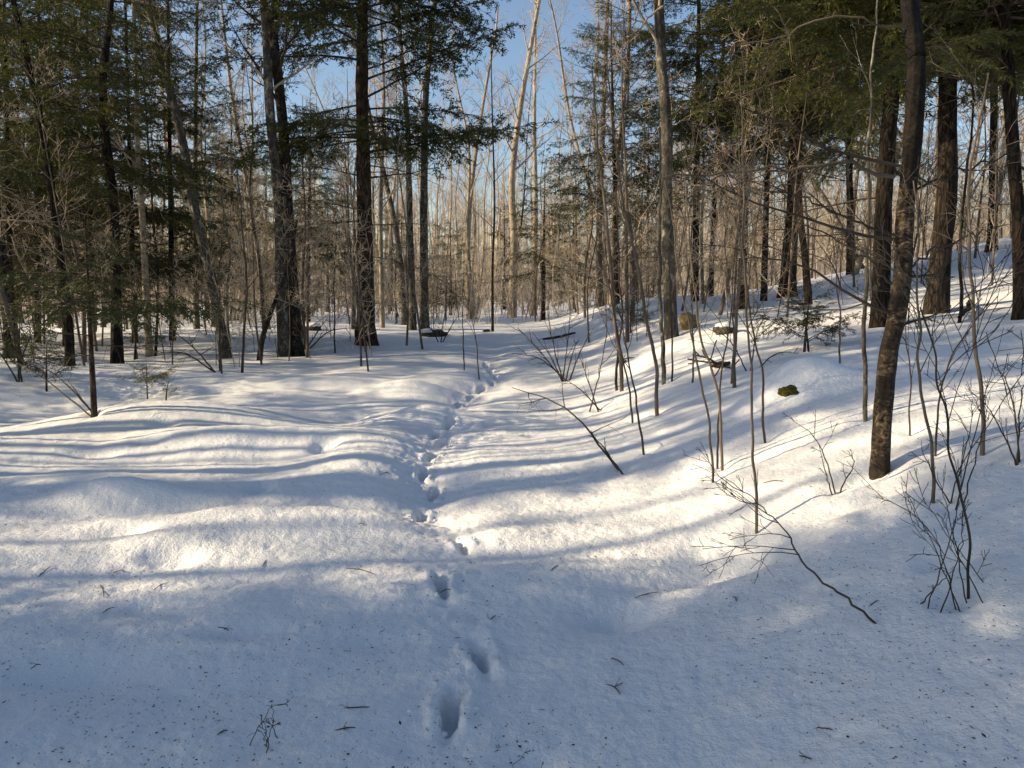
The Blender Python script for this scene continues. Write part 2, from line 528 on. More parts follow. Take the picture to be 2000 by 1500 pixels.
def spline(pts, n):
    """smooth curve through the points, n samples evenly spread by length"""
    pts = np.asarray(pts, float)
    if len(pts) == 2:
        return pts[0] + (pts[1] - pts[0]) * np.linspace(0, 1, n)[:, None]
    ext = np.vstack([2 * pts[0] - pts[1], pts, 2 * pts[-1] - pts[-2]])
    out = []
    for i in range(1, len(ext) - 2):
        p0, p1, p2, p3 = ext[i - 1:i + 3]
        t = np.linspace(0, 1, 14, endpoint=False)[:, None]
        out.append(0.5 * ((2 * p1) + (p2 - p0) * t + (2 * p0 - 5 * p1 + 4 * p2 - p3) * t ** 2 + (3 * p1 - p0 - 3 * p2 + p3) * t ** 3))
    out.append(pts[-1:])
    C = np.concatenate(out)
    s = np.concatenate([[0], np.cumsum(np.linalg.norm(np.diff(C, axis=0), axis=1))])
    return np.stack([np.interp(np.linspace(0, s[-1], n), s, C[:, k]) for k in range(3)], 1)

def trunk_tube(path, r_base, r_top, sides, n, rng, flare=0.35, rough=0.06, wave=0.0):
    C = spline(path, n)
    if wave:
        ph = rng.rand(6) * 50; zz = np.linalg.norm(C - C[0], axis=1)
        for ax in (0, 1):
            C[:, ax] += wave * sstep(0.05, .5, zz) * (noise2(zz * 2.6 + ph[ax], zz * 0 + ph[2 + ax]) * 1.5 + .6 * noise2(zz * 7.0 + ph[ax], zz * 0 + ph[4 + ax]))
    s = np.linspace(0, 1, n)
    z = np.linalg.norm(C - C[0], axis=1)
    R = r_base + (r_top - r_base) * s
    R = R * (1 + flare * np.exp(-z / (2.2 * r_base + 0.02)))
    ang = np.arange(sides) / sides * 2 * math.pi
    seed = rng.rand() * 100
    A, Zz = np.meshgrid(ang, z)
    J = 1 + rough * (noise2(np.cos(A) * 1.6 + seed, np.sin(A) * 1.6 + Zz * 1.4) + 0.6 * noise2(np.cos(A) * 4 + seed, np.sin(A) * 4 + Zz * 5.0)) * 1.5
    # buttress roots
    J = J + flare * 0.45 * np.exp(-Zz / (1.6 * r_base + 0.01)) * np.cos(A * 5 + seed)
    tb = Tubes()
    tb.add(C, R, sides, True, J)
    return tb, C, R

# ------------------------------------------------------------------ conifer boughs (shared meshes)
def make_bough(seed, L=2.4, droop=0.10, width=0.42, dens=1.0, kind='hemlock', nsz=1.0):
    """a flat spray of needled twigs growing along +X, up is +Z"""
    rng = np.random.RandomState(seed)
    wood = Tubes()
    n = 9
    xs = np.linspace(0, L, n)
    side = np.cumsum(rng.normal(0, 0.030, n)); side[0] = 0
    zz = 0.10 * xs - droop * xs ** 1.7 * 0.5 + np.cumsum(rng.normal(0, 0.012, n))
    zz -= zz[0]
    A = np.stack([xs, side, zz], 1)
    wood.add(A, np.maximum(0.0085 * L * (1 - 0.88 * xs / L), 0.003), 5)
    V = []
    def needles(p, d, l, nrm, w0=0.5):
        """needle tufts both sides along a twig"""
        k = max(2, int(l / 0.026 * dens))
        f = np.linspace(0.06, 1.0, k)
        sidev = np.cross(nrm, d); sidev /= np.linalg.norm(sidev) + 1e-9
        for sgn in (1, -1):
            bp = p + d * (l * f)[:, None] + rng.normal(0, 0.004, (k, 3))
            a = np.radians(rng.uniform(30, 62, k))[:, None]
            dd = d * np.cos(a) + sgn * sidev * np.sin(a) + nrm * rng.normal(0, 0.45, (k, 1)) - np.array([0, 0, 0.10])
            nl = (nsz * rng.uniform(0.042, 0.080, k) * (1.1 - 0.5 * f))[:, None]
            wv = np.cross(dd, nrm + rng.normal(0, 0.7, (k, 3))); wv /= np.linalg.norm(wv, axis=1)[:, None] + 1e-9
            wd = nsz * rng.uniform(0.0062, 0.0112, k)[:, None]
            V.append(np.stack([bp, bp + dd * nl * 0.55 + wv * wd, bp + dd * nl, bp + dd * nl * 0.55 - wv * wd], 1))
        # the tip
    def twig(p, d, l, depth, r):
        d = d / np.linalg.norm(d)
        m = 4
        P = [p]; dd = d.copy()
        for i in range(m - 1):
            dd = dd + rng.normal(0, 0.09, 3) + np.array([0, 0, -0.15]); dd /= np.linalg.norm(dd)
            P.append(P[-1] + dd * l / (m - 1))
        P = np.array(P)
        wood.add(P, np.linspace(r, 0.0022, m), 3)
        nrm = np.array([0, 0, 1.0]) + rng.normal(0, 0.25, 3)
        nrm -= d * nrm.dot(d); nrm /= np.linalg.norm(nrm)
        for i in range(m - 1):
            if depth == 0 or i >= 1:
                e = P[i + 1] - P[i]; el = np.linalg.norm(e)
                needles(P[i], e / el, el, nrm)
        if depth > 0:
            k = max(2, int(l / 0.085 * dens))
            for j in range(k):
                f = (j + 0.6 + rng.uniform(-.2, .2)) / k
                s = f * (m - 1); i = min(int(s), m - 2); t = s - i
                q = P[i] * (1 - t) + P[i + 1] * t
                sg = 1 if j % 2 else -1
                sv = np.cross(nrm, d)
                a = math.radians(rng.uniform(42, 62))
                kd = d * math.cos(a) + sg * sv * math.sin(a) + np.array([0, 0, rng.normal(-.05, .30)])
                twig(q, kd, max(0.07, l * 0.42 * (1.15 - f)) * rng.uniform(.75, 1.2), depth - 1, r * .5)
    k = int(L / 0.115 * dens)
    for j in range(k):
        f = 0.16 + 0.83 * (j + rng.rand() * .6) / k
        s = f * (n - 1); i = min(int(s), n - 2); t = s - i
        q = A[i] * (1 - t) + A[i + 1] * t
        sg = 1 if j % 2 else -1
        a = math.radians(rng.uniform(46, 66))
        d = np.array([math.cos(a), sg * math.sin(a), rng.normal(0.0, 0.30)])
        prof = (0.35 + 0.9 * math.sin(math.pi * min(1, f * 0.92 + 0.06))) * (1.05 - 0.35 * f)
        if rng.rand() < 0.1: prof *= 0.4
        twig(q, d, L * width * prof * rng.uniform(.6, 1.15) * 0.72, 1, 0.006)
    twig(A[-1], A[-1] - A[-2], 0.25, 1, 0.004)
    N = np.concatenate(V).reshape(-1, 3)
    q = np.arange(len(N)).reshape(-1, 4)
    return wood.mesh('bough', M_twigd), build_mesh('needles', N, q, None, M_ndl, False)

def make_dead_bough(seed, L=2.0):
    rng = np.random.RandomState(seed)
    tb = Tubes()
    grow(tb, rng, (0, 0, 0), (1, 0, 0.06), L, 0.019, 2, 7, 0.10, -0.015, (9, 4, 0), 0.42, (40, 70), 4, 0.0024)
    return tb.mesh('dead_bough', M_twigd)

BOUGHS = [make_bough(11, 2.4, .10, .40), make_bough(12, 2.4, .16, .46), make_bough(13, 2.4, .05, .36), make_bough(14, 2.4, .20, .42), make_bough(15, 2.4, .12, .50), make_bough(16, 2.4, .26, .38), make_bough(17, 2.4, .0, .44, .8), make_bough(18, 2.4, .18, .34, 1.2)]
BOUGHS_FIR = [make_bough(21, 1.0, .02, .46, 1.5, nsz=.6), make_bough(22, 1.0, -.10, .40, 1.5, nsz=.6), make_bough(23, 1.0, .10, .50, 1.5, nsz=.6)]
print('BOUGH', [len(b[1].polygons) for b in BOUGHS + BOUGHS_FIR])
DEAD = [make_dead_bough(s) for s in (31, 32, 33, 34, 35)]
NDL_VAR = {}
def with_mat(me, mat):
    k = (me.name, mat.name)
    if k not in NDL_VAR:
        c = me.copy(); c.materials.clear(); c.materials.append(mat); NDL_VAR[k] = c
    return NDL_VAR[k]

def put_bough(tree, p, az, pitch, scale, rng, kind='live', roll=None, needle=None, fir=False, wood=None):
    """p relative to the tree's base; az in degrees: 0 = +X, 90 = away from the camera"""
    rot = Matrix.Rotation(math.radians(az), 4, 'Z') @ Matrix.Rotation(-math.radians(pitch), 4, 'Y') @ Matrix.Rotation(math.radians(rng.uniform(-28, 28) if roll is None else roll), 4, 'X')
    if kind == 'dead':
        o = link('dead_bough', DEAD[rng.randint(len(DEAD))], tree)
        o.matrix_local = Matrix.Translation(Vector(p)) @ rot @ Matrix.Scale(scale, 4)
        return o
    src = (BOUGHS_FIR if fir else BOUGHS)
    wm, nm = src[rng.randint(len(src))]
    if needle is not None: nm = with_mat(nm, needle)
    o = link('bough', wm, tree)
    fl = -1 if rng.rand() < .5 else 1
    o.matrix_local = Matrix.Translation(Vector(p)) @ rot @ Matrix.Diagonal((scale, scale * fl * rng.uniform(.85, 1.15), scale, 1))
    link('needles', nm, o)
    return o

def along(C, z):
    """point on a trunk curve at height z above its base"""
    zz = C[:, 2] - C[0, 2]
    return np.array([np.interp(z, zz, C[:, 0]), np.interp(z, zz, C[:, 1]), C[0, 2] + z])

def px_path(pxs, Y, jy=0.0, rng=None):
    return [at(px, py, Y) for px, py in pxs]

def trunk_thing(name, pxs, wpx, label, cat, group, mat, H=None, top_frac=0.3, sides=14, rings=60, flare=0.35, rough=0.06, seed=0, y=None, well=True, wave=0.0):
    """Empty at the base of a trunk that follows the photo's stem; returns empty, local curve, radii"""
    rng = np.random.RandomState(seed)
    if y is None:
        b = G(*pxs[0])
    else:
        b = at(pxs[0][0], pxs[0][1], y); b[2] = float(base_h(b[0], b[1]))
    Y = b[1]
    pts = [b] + [at(px, py, Y) for px, py in pxs[1:]]
    pts = [np.array(p) for p in pts]
    for i in range(1, len(pts)): pts[i][1] += rng.normal(0, 0.02) * (pts[i][2] - b[2])
    if H is not None and pts[-1][2] - b[2] < H:
        d = pts[-1] - pts[-2]; d /= np.linalg.norm(d); d[2] = max(d[2], 0.85)
        rem = H - (pts[-1][2] - b[2])
        d2 = d * 0.6 + np.array([0, 0, 0.5]); d2 /= np.linalg.norm(d2)
        pts.append(pts[-1] + d * rem * 0.5); pts.append(pts[-1] + d2 * rem * 0.5)
    r = wpx * scale_at(Y) / 2 * (0.84 if flare > .1 else 1.0)
    if well and b[1] < 24: WELLS.append((b[0], b[1], r * 2.2 + 0.06, 0.05 + 0.16 * r))
    root = empty(name, b)
    loc = [p - b for p in pts]
    loc[0] = loc[0] - np.array([0, 0, 0.25])
    tb, C, R = trunk_tube(loc, r, max(r * top_frac, 0.003), sides, rings, rng, flare, rough, wave)
    link('trunk', tb.mesh('trunk', mat), root)
    tag(root, label, cat, group)
    return root, C, R, rng

def hardwood_crown(root, C, R, rng, z0, n, mat, lmax=2.6, lmin=0.5, kids=(6, 4, 0), ang=(35, 62), rb=0.35, depth=2, rmin=0.003):
    tb = Tubes()
    ztop = C[-1, 2] - 0.1
    for j in range(n):
        z = z0 + (ztop - z0) * ((j + rng.rand()) / n) ** 0.9
        i = int(np.argmin(np.abs(C[:, 2] - z)))
        p = along(C, z - C[0, 2])
        az = rng.rand() * 2 * math.pi
        a = math.radians(rng.uniform(*ang))
        d = np.array([math.cos(az) * math.sin(a), math.sin(az) * math.sin(a), math.cos(a)])
        f = (z - z0) / max(ztop - z0, .1)
        L = lmax * (1 - f) + lmin * f
        grow(tb, rng, p, d, L * rng.uniform(.6, 1.2), max(R[i] * rb, rmin * 1.5), depth, 7, 0.13, 0.07, kids, 0.5, (30, 60), 4, rmin)
    link('crown', tb.mesh('crown', mat), root)

# ================================================================== OBJECTS
def conifer(pxs, wpx, label, H, z0, n, smax, mat=None, seed=0, y=None, group=None, dead=0, dead_z=(0.8, 3.0), name='hemlock_tree', extra=(), needle=None, sides=16, smin=0.35, az_bias=None, dead_s=(.5, 1.1)):
    root, C, R, rng = trunk_thing(name, pxs, wpx, label, 'tree', group, mat or M_hem, H, 0.12, sides + 6, 90, 0.42, 0.13, seed, y)
    top = C[-1, 2]
    n = int(n * 1.85)
    for j in range(n):
        z = z0 + (top - 0.3 - z0) * ((j + rng.rand() * .8) / n) ** 1.15
        f = (z - z0) / (top - z0)
        s = smax * (1 - f) ** 0.75 * rng.uniform(.7, 1.15) + smin * f
        az = j * 137.5 + rng.uniform(-25, 25)
        put_bough(root, along(C, z - C[0, 2]), az, rng.uniform(-22, 16) + 24 * f, s, rng, needle=needle)
    for j in range(dead):
        z = rng.uniform(*dead_z)
        put_bough(root, along(C, z - C[0, 2]), rng.uniform(0, 360), rng.uniform(-12, 14), rng.uniform(*dead_s), rng, 'dead')
    for (py, az, pitch, s, kind) in extra:
        b = np.array(root.location)
        z = at(1000, py, b[1])[2] - b[2]
        put_bough(root, along(C, z - C[0, 2]), az, pitch, s, rng, kind, needle=needle)
    return root, C, R, rng

conifer([(715, 668), (713, 560), (712, 400), (708, 200), (711, 0)], 42,
        'thick reddish brown hemlock trunk standing alone beside the snowy trail', 15.0, 7.6, 46, 1.25, M_hem, 1,
        dead=5, dead_z=(2.0, 4.6),
        extra=[(300, 5, 8, 1.75, 'live'), (195, -8, 26, 1.55, 'live'), (60, 8, 14, 1.35, 'live'), (20, -20, 8, 1.3, 'live'), (270, 200, -6, 1.3, 'live'), (250, 230, -4, 1.25, 'live'),
               (262, 290, -10, 1.1, 'live'), (240, 320, -8, 1.2, 'live'), (265, 160, -5, 1.2, 'live'), (120, 195, 0, 1.5, 'live'), (90, 230, 2, 1.45, 'live'), (130, 280, -4, 1.1, 'live'), (60, 175, 5, 1.5, 'live'), (30, 215, 2, 1.5, 'live'), (10, 300, 0, 1.2, 'live'), (215, 345, -2, 1.3, 'live'), (255, 185, -8, 1.35, 'live'), (238, 260, -12, 1.0, 'live'), (228, 10, -6, 1.2, 'live'), (250, 340, -12, 1.2, 'live'), (268, 305, -14, 1.0, 'live'), (275, 215, -12, 1.1, 'live'), (285, -15, 2, 1.5, 'live'), (160, 5, 18, 1.5, 'live'), (140, 340, 10, 1.2, 'live'), (205, 150, -4, 1.3, 'live'), (100, 320, 0, 1.2, 'live'), (80, 150, 0, 1.3, 'live'), (40, 260, -4, 1.1, 'live'),
               (322, 10, -4, 1.0, 'dead'), (350, -4, 2, 1.15, 'dead'), (345, 185, 12, 1.1, 'dead'), (440, 10, 12, .9, 'dead'), (430, 172, -4, 1.0, 'dead'), (500, 20, -4, .7, 'live'), (490, 200, -8, .6, 'live')])

# ---- left side
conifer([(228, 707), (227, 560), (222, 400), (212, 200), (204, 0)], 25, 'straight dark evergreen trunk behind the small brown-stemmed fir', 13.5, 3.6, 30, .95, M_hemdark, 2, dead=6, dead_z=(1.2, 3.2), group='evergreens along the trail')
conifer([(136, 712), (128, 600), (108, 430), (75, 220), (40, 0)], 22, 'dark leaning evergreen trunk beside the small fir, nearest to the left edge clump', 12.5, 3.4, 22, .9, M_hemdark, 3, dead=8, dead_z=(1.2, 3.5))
BACK_CON = [  # px, depth, width px, height, crown start, seed
    (-60, 20.5, 16, 13, 1.2, 41), (70, 19.5, 15, 13, 1.4, 42), (178, 21, 13, 13, 1.2, 43), (335, 20.5, 14, 12.5, 1.6, 44), (455, 33, 13, 9, 2.2, 45), (600, 31, 13, 8.5, 2.6, 46), (20, 17.5, 14, 13, 3.4, 47), (125, 18.5, 14, 13, 2.0, 48), (262, 19.5, 13, 12, 1.8, 49), (405, 36, 12, 9, 2.0, 50)]
for px, d, wp, H, z0, s in BACK_CON:
    conifer([(px, 640), (px + random.Random(s).uniform(-6, 6), 300)], wp,
            {-60: 'evergreen with olive foliage cut off by the left picture edge', 70: 'olive evergreen behind the leftmost grey trunks', 178: 'olive evergreen showing just left of the straight dark evergreen trunk',
             335: 'olive evergreen behind the leaning grey trunk', 455: 'far evergreen between the leaning grey trunk and the twin trunks', 600: 'far evergreen right behind the twin trunks', 20: 'evergreen with high dark crown at the left picture edge', 125: 'olive evergreen behind the dark leaning evergreen', 262: 'olive evergreen behind the slender white-topped birch', 405: 'far olive evergreen right behind the straight grey trunk'}[px],
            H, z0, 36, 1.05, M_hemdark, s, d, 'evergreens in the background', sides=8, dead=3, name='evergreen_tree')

for px, d, H, sd, lab in [(640, 44, 7, 51, 'low far evergreen seen between the twin trunks and the thick hemlock'), (765, 47, 6.5, 52, 'low far evergreen just right of the thick hemlock'), (880, 42, 5, 53, 'low far evergreen left of the trail end'),
                      (985, 52, 7, 54, 'far evergreen behind the tall pale leaning tree'), (1120, 40, 6, 55, 'low far evergreen behind the fan-shaped shrub'), (1265, 38, 9, 56, 'far evergreen behind the sapling cluster'), (1420, 36, 10, 57, 'far evergreen behind the reddish evergreen trunk'), (520, 40, 8, 58, 'far evergreen glimpsed left of the twin trunks')]:
    conifer([(px, 605), (px, 500)], 8, lab, H, .5, 20, .8, M_hemdark, sd, d, 'evergreens in the background', sides=6, name='evergreen_tree')
# ---- right side
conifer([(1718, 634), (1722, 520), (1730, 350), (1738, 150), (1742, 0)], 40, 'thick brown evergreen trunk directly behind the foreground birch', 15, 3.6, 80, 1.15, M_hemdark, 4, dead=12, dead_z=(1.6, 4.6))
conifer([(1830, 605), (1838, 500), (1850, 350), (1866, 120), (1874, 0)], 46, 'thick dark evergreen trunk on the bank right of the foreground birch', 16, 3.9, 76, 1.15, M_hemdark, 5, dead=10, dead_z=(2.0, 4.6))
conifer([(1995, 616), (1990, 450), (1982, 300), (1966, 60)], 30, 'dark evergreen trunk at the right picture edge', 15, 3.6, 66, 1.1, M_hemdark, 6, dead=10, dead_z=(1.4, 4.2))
conifer([(1537, 572), (1545, 470), (1550, 380), (1552, 200), (1548, 0)], 36, 'broad evergreen trunk on the crest of the bank, behind the low spruce', 14, 4.2, 66, 1.15, M_hem, 7, dead=10, dead_z=(2.0, 5.2), y=19.5)
conifer([(1582, 592), (1572, 500), (1563, 400), (1556, 200), (1556, 0)], 17, 'slender evergreen trunk standing close beside the broad crest trunk', 12, 3.8, 34, .95, M_hem, 8, dead=10, dead_z=(1.4, 4.2))
conifer([(1357, 602), (1360, 400), (1362, 200)], 17, 'dark evergreen behind the thin saplings, beyond the birch with sunlit flank', 12.5, 3.0, 38, 1.05, M_hemdark, 9, y=21, dead=4)
conifer([(1448, 585), (1456, 400), (1462, 200)], 20, 'reddish evergreen trunk between the thin saplings on the bank', 13, 3.8, 60, 1.15, M_hem, 10, y=17.5, dead=8, dead_z=(1.4, 4.2))
conifer([(1205, 610), (1202, 400), (1196, 200)], 15, 'small evergreen with ragged crown in the middle distance beside the open sky', 8.6, 2.6, 30, .95, M_hemdark, 12, y=23, dead=5)
conifer([(1060, 612), (1062, 500)], 12, 'short evergreen at the end of the trail', 6.0, 1.8, 22, .75, M_hemdark, 13, y=31)
conifer([(1660, 575), (1662, 400)], 18, 'evergreen on the far side of the bank, left of the foreground birch', 13, 3.4, 52, 1.1, M_hemdark, 14, y=24, dead=5)
conifer([(1935, 540), (1940, 300)], 20, 'evergreen far up the bank between the two dark trunks at the right', 14, 4.4, 36, 1.1, M_hemdark, 15, y=21, dead=8, dead_z=(1, 4))

conifer([(2120, 700), (2125, 300)], 40, 'evergreen beyond the right picture edge whose boughs hang into the upper corner', 13, 3.4, 56, 1.1, M_hemdark, 16, y=10.5)
# ---- evergreens left of the frame whose shade lies over the foreground snow
OFF = [  # x, y, height, crown start, bough size, boughs, trunk radius, seed
    (-8.6, 2.2, 13, 0.8, .80, 100, .19, 61), (-13.5, 2.4, 13, 0.9, .62, 90, .17, 62), (-13, 0.1, 14, 1.0, 1.1, 80, .2, 68), (-17, 0.5, 14, 1.0, .9, 80, .2, 73), (-20, 2.1, 15, 1.5, .70, 80, .18, 64), (-27, 0.9, 16, 2.0, 1.0, 80, .2, 65),
    (-15.5, 5.1, 13, 1.2, .46, 80, .16, 63), (-21, 4.7, 14, 1.2, .40, 80, .15, 69), (-27, 4.3, 15, 2, .38, 80, .16, 70), (-19, 3.2, 13, 1.6, .22, 60, .11, 71),
    (-18, 4.8, 13, 1.2, .42, 80, .15, 74), (-24, 3.2, 13, 2.0, .5, 40, .12, 75),
    (-15, 5.9, 15, 7.6, .85, 46, .15, 66), (-17.5, 7.3, 15.5, 8.6, .85, 40, .15, 91), (-21, 6.3, 16, 9.2, .9, 40, .15, 97), (-12.5, 8.6, 14, 7.2, .7, 36, .12, 98),
    (-14.5, 9.7, 9.5, .4, .72, 70, .10, 76), (-17, 11.8, 10.5, .4, .85, 70, .11, 77), (-16, 14.2, 10, .4, .85, 70, .10, 78), (-19, 16.4, 8.5, .4, .85, 60, .11, 79), (-21, 19.2, 8, .4, .85, 60, .12, 80)]
OFF += [(-4.6, -4.5, 13, 2.6, 1.1, 60, .2, 92), (2.6, -5.0, 14, 3.0, 1.2, 60, .2, 93), (6.6, 0.6, 13, 2.4, 1.0, 60, .18, 94), (-6.5, -1.5, 12, 2.2, .9, 50, .16, 95), (7.8, -4.0, 13, 2.4, 1.2, 50, .2, 96)]  # unseen, added around the camera to block sky light from the foreground
for k, (x, y, H, z0, sm, n, tr, sd) in enumerate(OFF):
    n = int(n * 1.5)
    rng = np.random.RandomState(sd)
    b = np.array([x, y, float(base_h(x, y))])
    root = empty('hemlock_tree', b)
    tb, C, R = trunk_tube([(0, 0, -.3), (rng.normal(0, .1), rng.normal(0, .1), H * .5), (rng.normal(0, .2), rng.normal(0, .2), H)], tr, .02, 12, 40, rng)
    link('trunk', tb.mesh('trunk', M_hemdark), root)
    for j in range(n):
        z = z0 + (H - .3 - z0) * ((j + rng.rand() * .8) / n)
        f = (z - z0) / (H - z0)
        put_bough(root, along(C, z - C[0, 2]), j * 137.5 + rng.uniform(-25, 25), rng.uniform(-12, 12) + 22 * f, sm * ((1 - f) ** .6 * rng.uniform(.7, 1.15) + .2 * f), rng)
    tag(root, 'evergreen standing outside the view, shading the snow', 'tree', 'evergreens outside the view')
for k, (x, y, H, r, sd) in enumerate([(-9.5, 6.15, 9, .035, 81), (-8.6, 6.6, 8, .022, 82), (-12, 6.7, 10, .05, 83), (-10.5, 7.25, 9, .030, 84), (-14, 7.5, 12, .09, 85), (-9, 8.3, 9, .04, 86), (-16, 8.5, 12, .10, 87), (-11, 9.5, 10, .07, 88), (-18, 6.0, 12, .06, 89)]):
    rng = np.random.RandomState(sd)
    b = np.array([x, y, float(base_h(x, y))])
    root = empty('bare_tree', b)
    tb, C, R = trunk_tube([(0, 0, -.3), (rng.normal(0, .12), rng.normal(0, .06), H * .5), (rng.normal(0, .3), rng.normal(0, .15), H)], r, .01, 8, 30, rng)
    link('trunk', tb.mesh('trunk', M_grey), root)
    hardwood_crown(root, C, R, rng, H * .45, 7, M_twig, 1.2, .4, (4, 2, 0))
    tag(root, 'bare tree standing left of the view, striping the snow with shadow', 'tree', 'bare trees left of the view')

# ------------------------------------------------------------------ bare hardwoods close enough to tell apart
def hardwood(pxs, wpx, label, H, z0, n, mat, tmat=None, seed=0, y=None, group=None, lmax=2.6, name='bare_tree', sides=14, top=.25, kids=(6, 4, 0), flare=.35, rmin=.003):
    root, C, R, rng = trunk_thing(name, pxs, wpx, label, 'tree', group, mat, H, top, sides, 60, flare, .07, seed, y)
    hardwood_crown(root, C, R, rng, z0, n, tmat or M_twig, lmax, .5, kids, rmin=rmin)
    return root, C, R, rng

hardwood([(18, 694), (14, 620), (4, 520), (-14, 400), (-30, 250)], 27, 'dark crooked trunk at the left picture edge', 11, 2.5, 12, M_dark, M_twigd, 101)
hardwood([(22, 655), (34, 560), (41, 480), (36, 400), (30, 300), (36, 180)], 11, 'thin dark curved stem rising beside the left edge trunk', 8, 2.0, 9, M_dark, M_twigd, 102)
hardwood([(72, 652), (66, 560), (56, 460), (44, 380), (28, 240), (10, 80)], 13, 'slim grey trunk with pale patches near the left edge', 10.5, 2.6, 14, M_grey, M_twig, 103)
hardwood([(118, 640), (114, 500), (108, 400), (98, 250), (90, 60)], 14, 'grey trunk just behind the dark leaning evergreen', 11, 3, 12, M_grey, M_twig, 104)
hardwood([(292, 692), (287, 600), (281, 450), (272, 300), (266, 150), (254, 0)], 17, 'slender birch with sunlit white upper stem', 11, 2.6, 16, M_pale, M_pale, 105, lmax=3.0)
hardwood([(302, 690), (306, 560), (302, 430)], 7, 'thin dark stem close beside the slender white-topped birch', 7, 2, 8, M_dark, M_twigd, 106)
hardwood([(443, 697), (428, 620), (408, 520), (384, 410), (352, 260), (318, 110), (292, 0)], 25, 'grey trunk leaning to the left, sunlit along one edge', 12, 4.2, 14, M_grey, M_pale, 107, top=.4)
hardwood([(384, 642), (383, 500), (381, 300), (379, 0)], 14, 'straight grey trunk behind the leaning grey trunk', 13, 5, 14, M_grey, M_twig, 108)
hardwood([(556, 694), (549, 560), (541, 400), (530, 220), (518, 60), (512, 0)], 28, 'grey left-hand trunk of the twin trunks', 13, 5.0, 14, M_grey, M_twig, 109, group='twin trunks', top=.4)
hardwood([(580, 692), (574, 600), (562, 400), (548, 230), (538, 60), (534, 0)], 30, 'dark right-hand trunk of the twin trunks', 13.5, 5.0, 14, M_dark, M_twigd, 110, group='twin trunks', top=.4)
hardwood([(504, 702), (512, 665), (524, 625), (536, 590)], 14, 'short dark stem leaning against the foot of the twin trunks', 3.0, 1.6, 4, M_dark, M_twigd, 111, lmax=.8)
hardwood([(806, 628), (802, 500), (800, 380), (796, 250), (786, 130), (776, 0)], 18, 'grey trunk, left one of the pair beyond the thick hemlock', 14, 6, 16, M_grey, M_twig, 112, lmax=3.2, y=25)
hardwood([(829, 624), (828, 480), (828, 330), (832, 180), (846, 40), (852, 0)], 22, 'grey forked trunk, right one of the pair beyond the thick hemlock', 15, 6, 18, M_grey, M_twig, 113, lmax=3.2, y=25)
hardwood([(792, 606), (778, 480), (752, 350), (730, 260), (700, 120)], 16, 'grey trunk leaning left just beyond the thick hemlock', 13, 6, 14, M_grey, M_twig, 114, y=29)
hardwood([(962, 622), (962, 520), (966, 400), (962, 250)], 7, 'thin reddish stem near the end of the trail', 9, 3, 12, M_dark, M_twigd, 115, y=24)
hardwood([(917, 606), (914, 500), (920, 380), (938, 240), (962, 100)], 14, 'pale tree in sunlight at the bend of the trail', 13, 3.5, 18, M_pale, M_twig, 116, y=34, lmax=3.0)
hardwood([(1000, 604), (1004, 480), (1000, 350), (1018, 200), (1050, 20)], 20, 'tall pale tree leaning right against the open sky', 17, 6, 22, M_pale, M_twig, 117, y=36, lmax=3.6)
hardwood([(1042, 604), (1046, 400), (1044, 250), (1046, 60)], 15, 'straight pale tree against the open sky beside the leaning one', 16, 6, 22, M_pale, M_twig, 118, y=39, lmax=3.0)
hardwood([(1172, 612), (1170, 480), (1176, 300), (1184, 100)], 18, 'grey trunk behind the cluster of thin saplings', 15, 5, 18, M_grey, M_twig, 119, y=29)
hardwood([(1312, 655), (1307, 520), (1303, 380), (1302, 260), (1297, 120), (1288, 0)], 31, 'birch trunk with sunlit flank at the top of the bank', 12, 4.4, 16, M_grey, M_pale, 120, top=.45)
hardwood([(1492, 577), (1496, 420), (1500, 250)], 15, 'dark trunk left of the broad crest trunk', 12, 4, 14, M_dark, M_twigd, 121, y=19)
hardwood([(1388, 592), (1392, 470), (1400, 300)], 12, 'slim dark trunk behind the thin saplings on the bank', 11, 3.6, 12, M_dark, M_twigd, 122, y=22)

# the birch in the right foreground
_b = G(1720, 912); WELLS.append((_b[0] - .13, _b[1] + .05, .15, .07))
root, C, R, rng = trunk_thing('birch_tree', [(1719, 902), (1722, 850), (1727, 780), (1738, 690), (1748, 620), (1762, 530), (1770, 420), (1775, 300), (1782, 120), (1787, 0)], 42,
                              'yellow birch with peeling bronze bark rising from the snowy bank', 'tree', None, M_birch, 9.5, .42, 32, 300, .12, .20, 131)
hardwood_crown(root, C, R, rng, 3.6, 14, M_twigd, 2.6)
tb = Tubes()
for py, az, L in [(545, 20, .35), (618, 190, 1.1), (470, 200, 1.4), (330, 185, 1.5), (640, 5, .3)]:
    z = at(1000, py, root.location.y)[2] - root.location.z
    a = math.radians(az); tb = Tubes()
    grow(tb, rng, along(C, z - C[0, 2]), (math.cos(a), math.sin(a) * .4, .25), L, .011, 2, 7, .12, 0, (6, 3, 0), .5, (35, 65), 4, .002)
    link('dead_branch', tb.mesh('dead_branch', M_twigd), root)

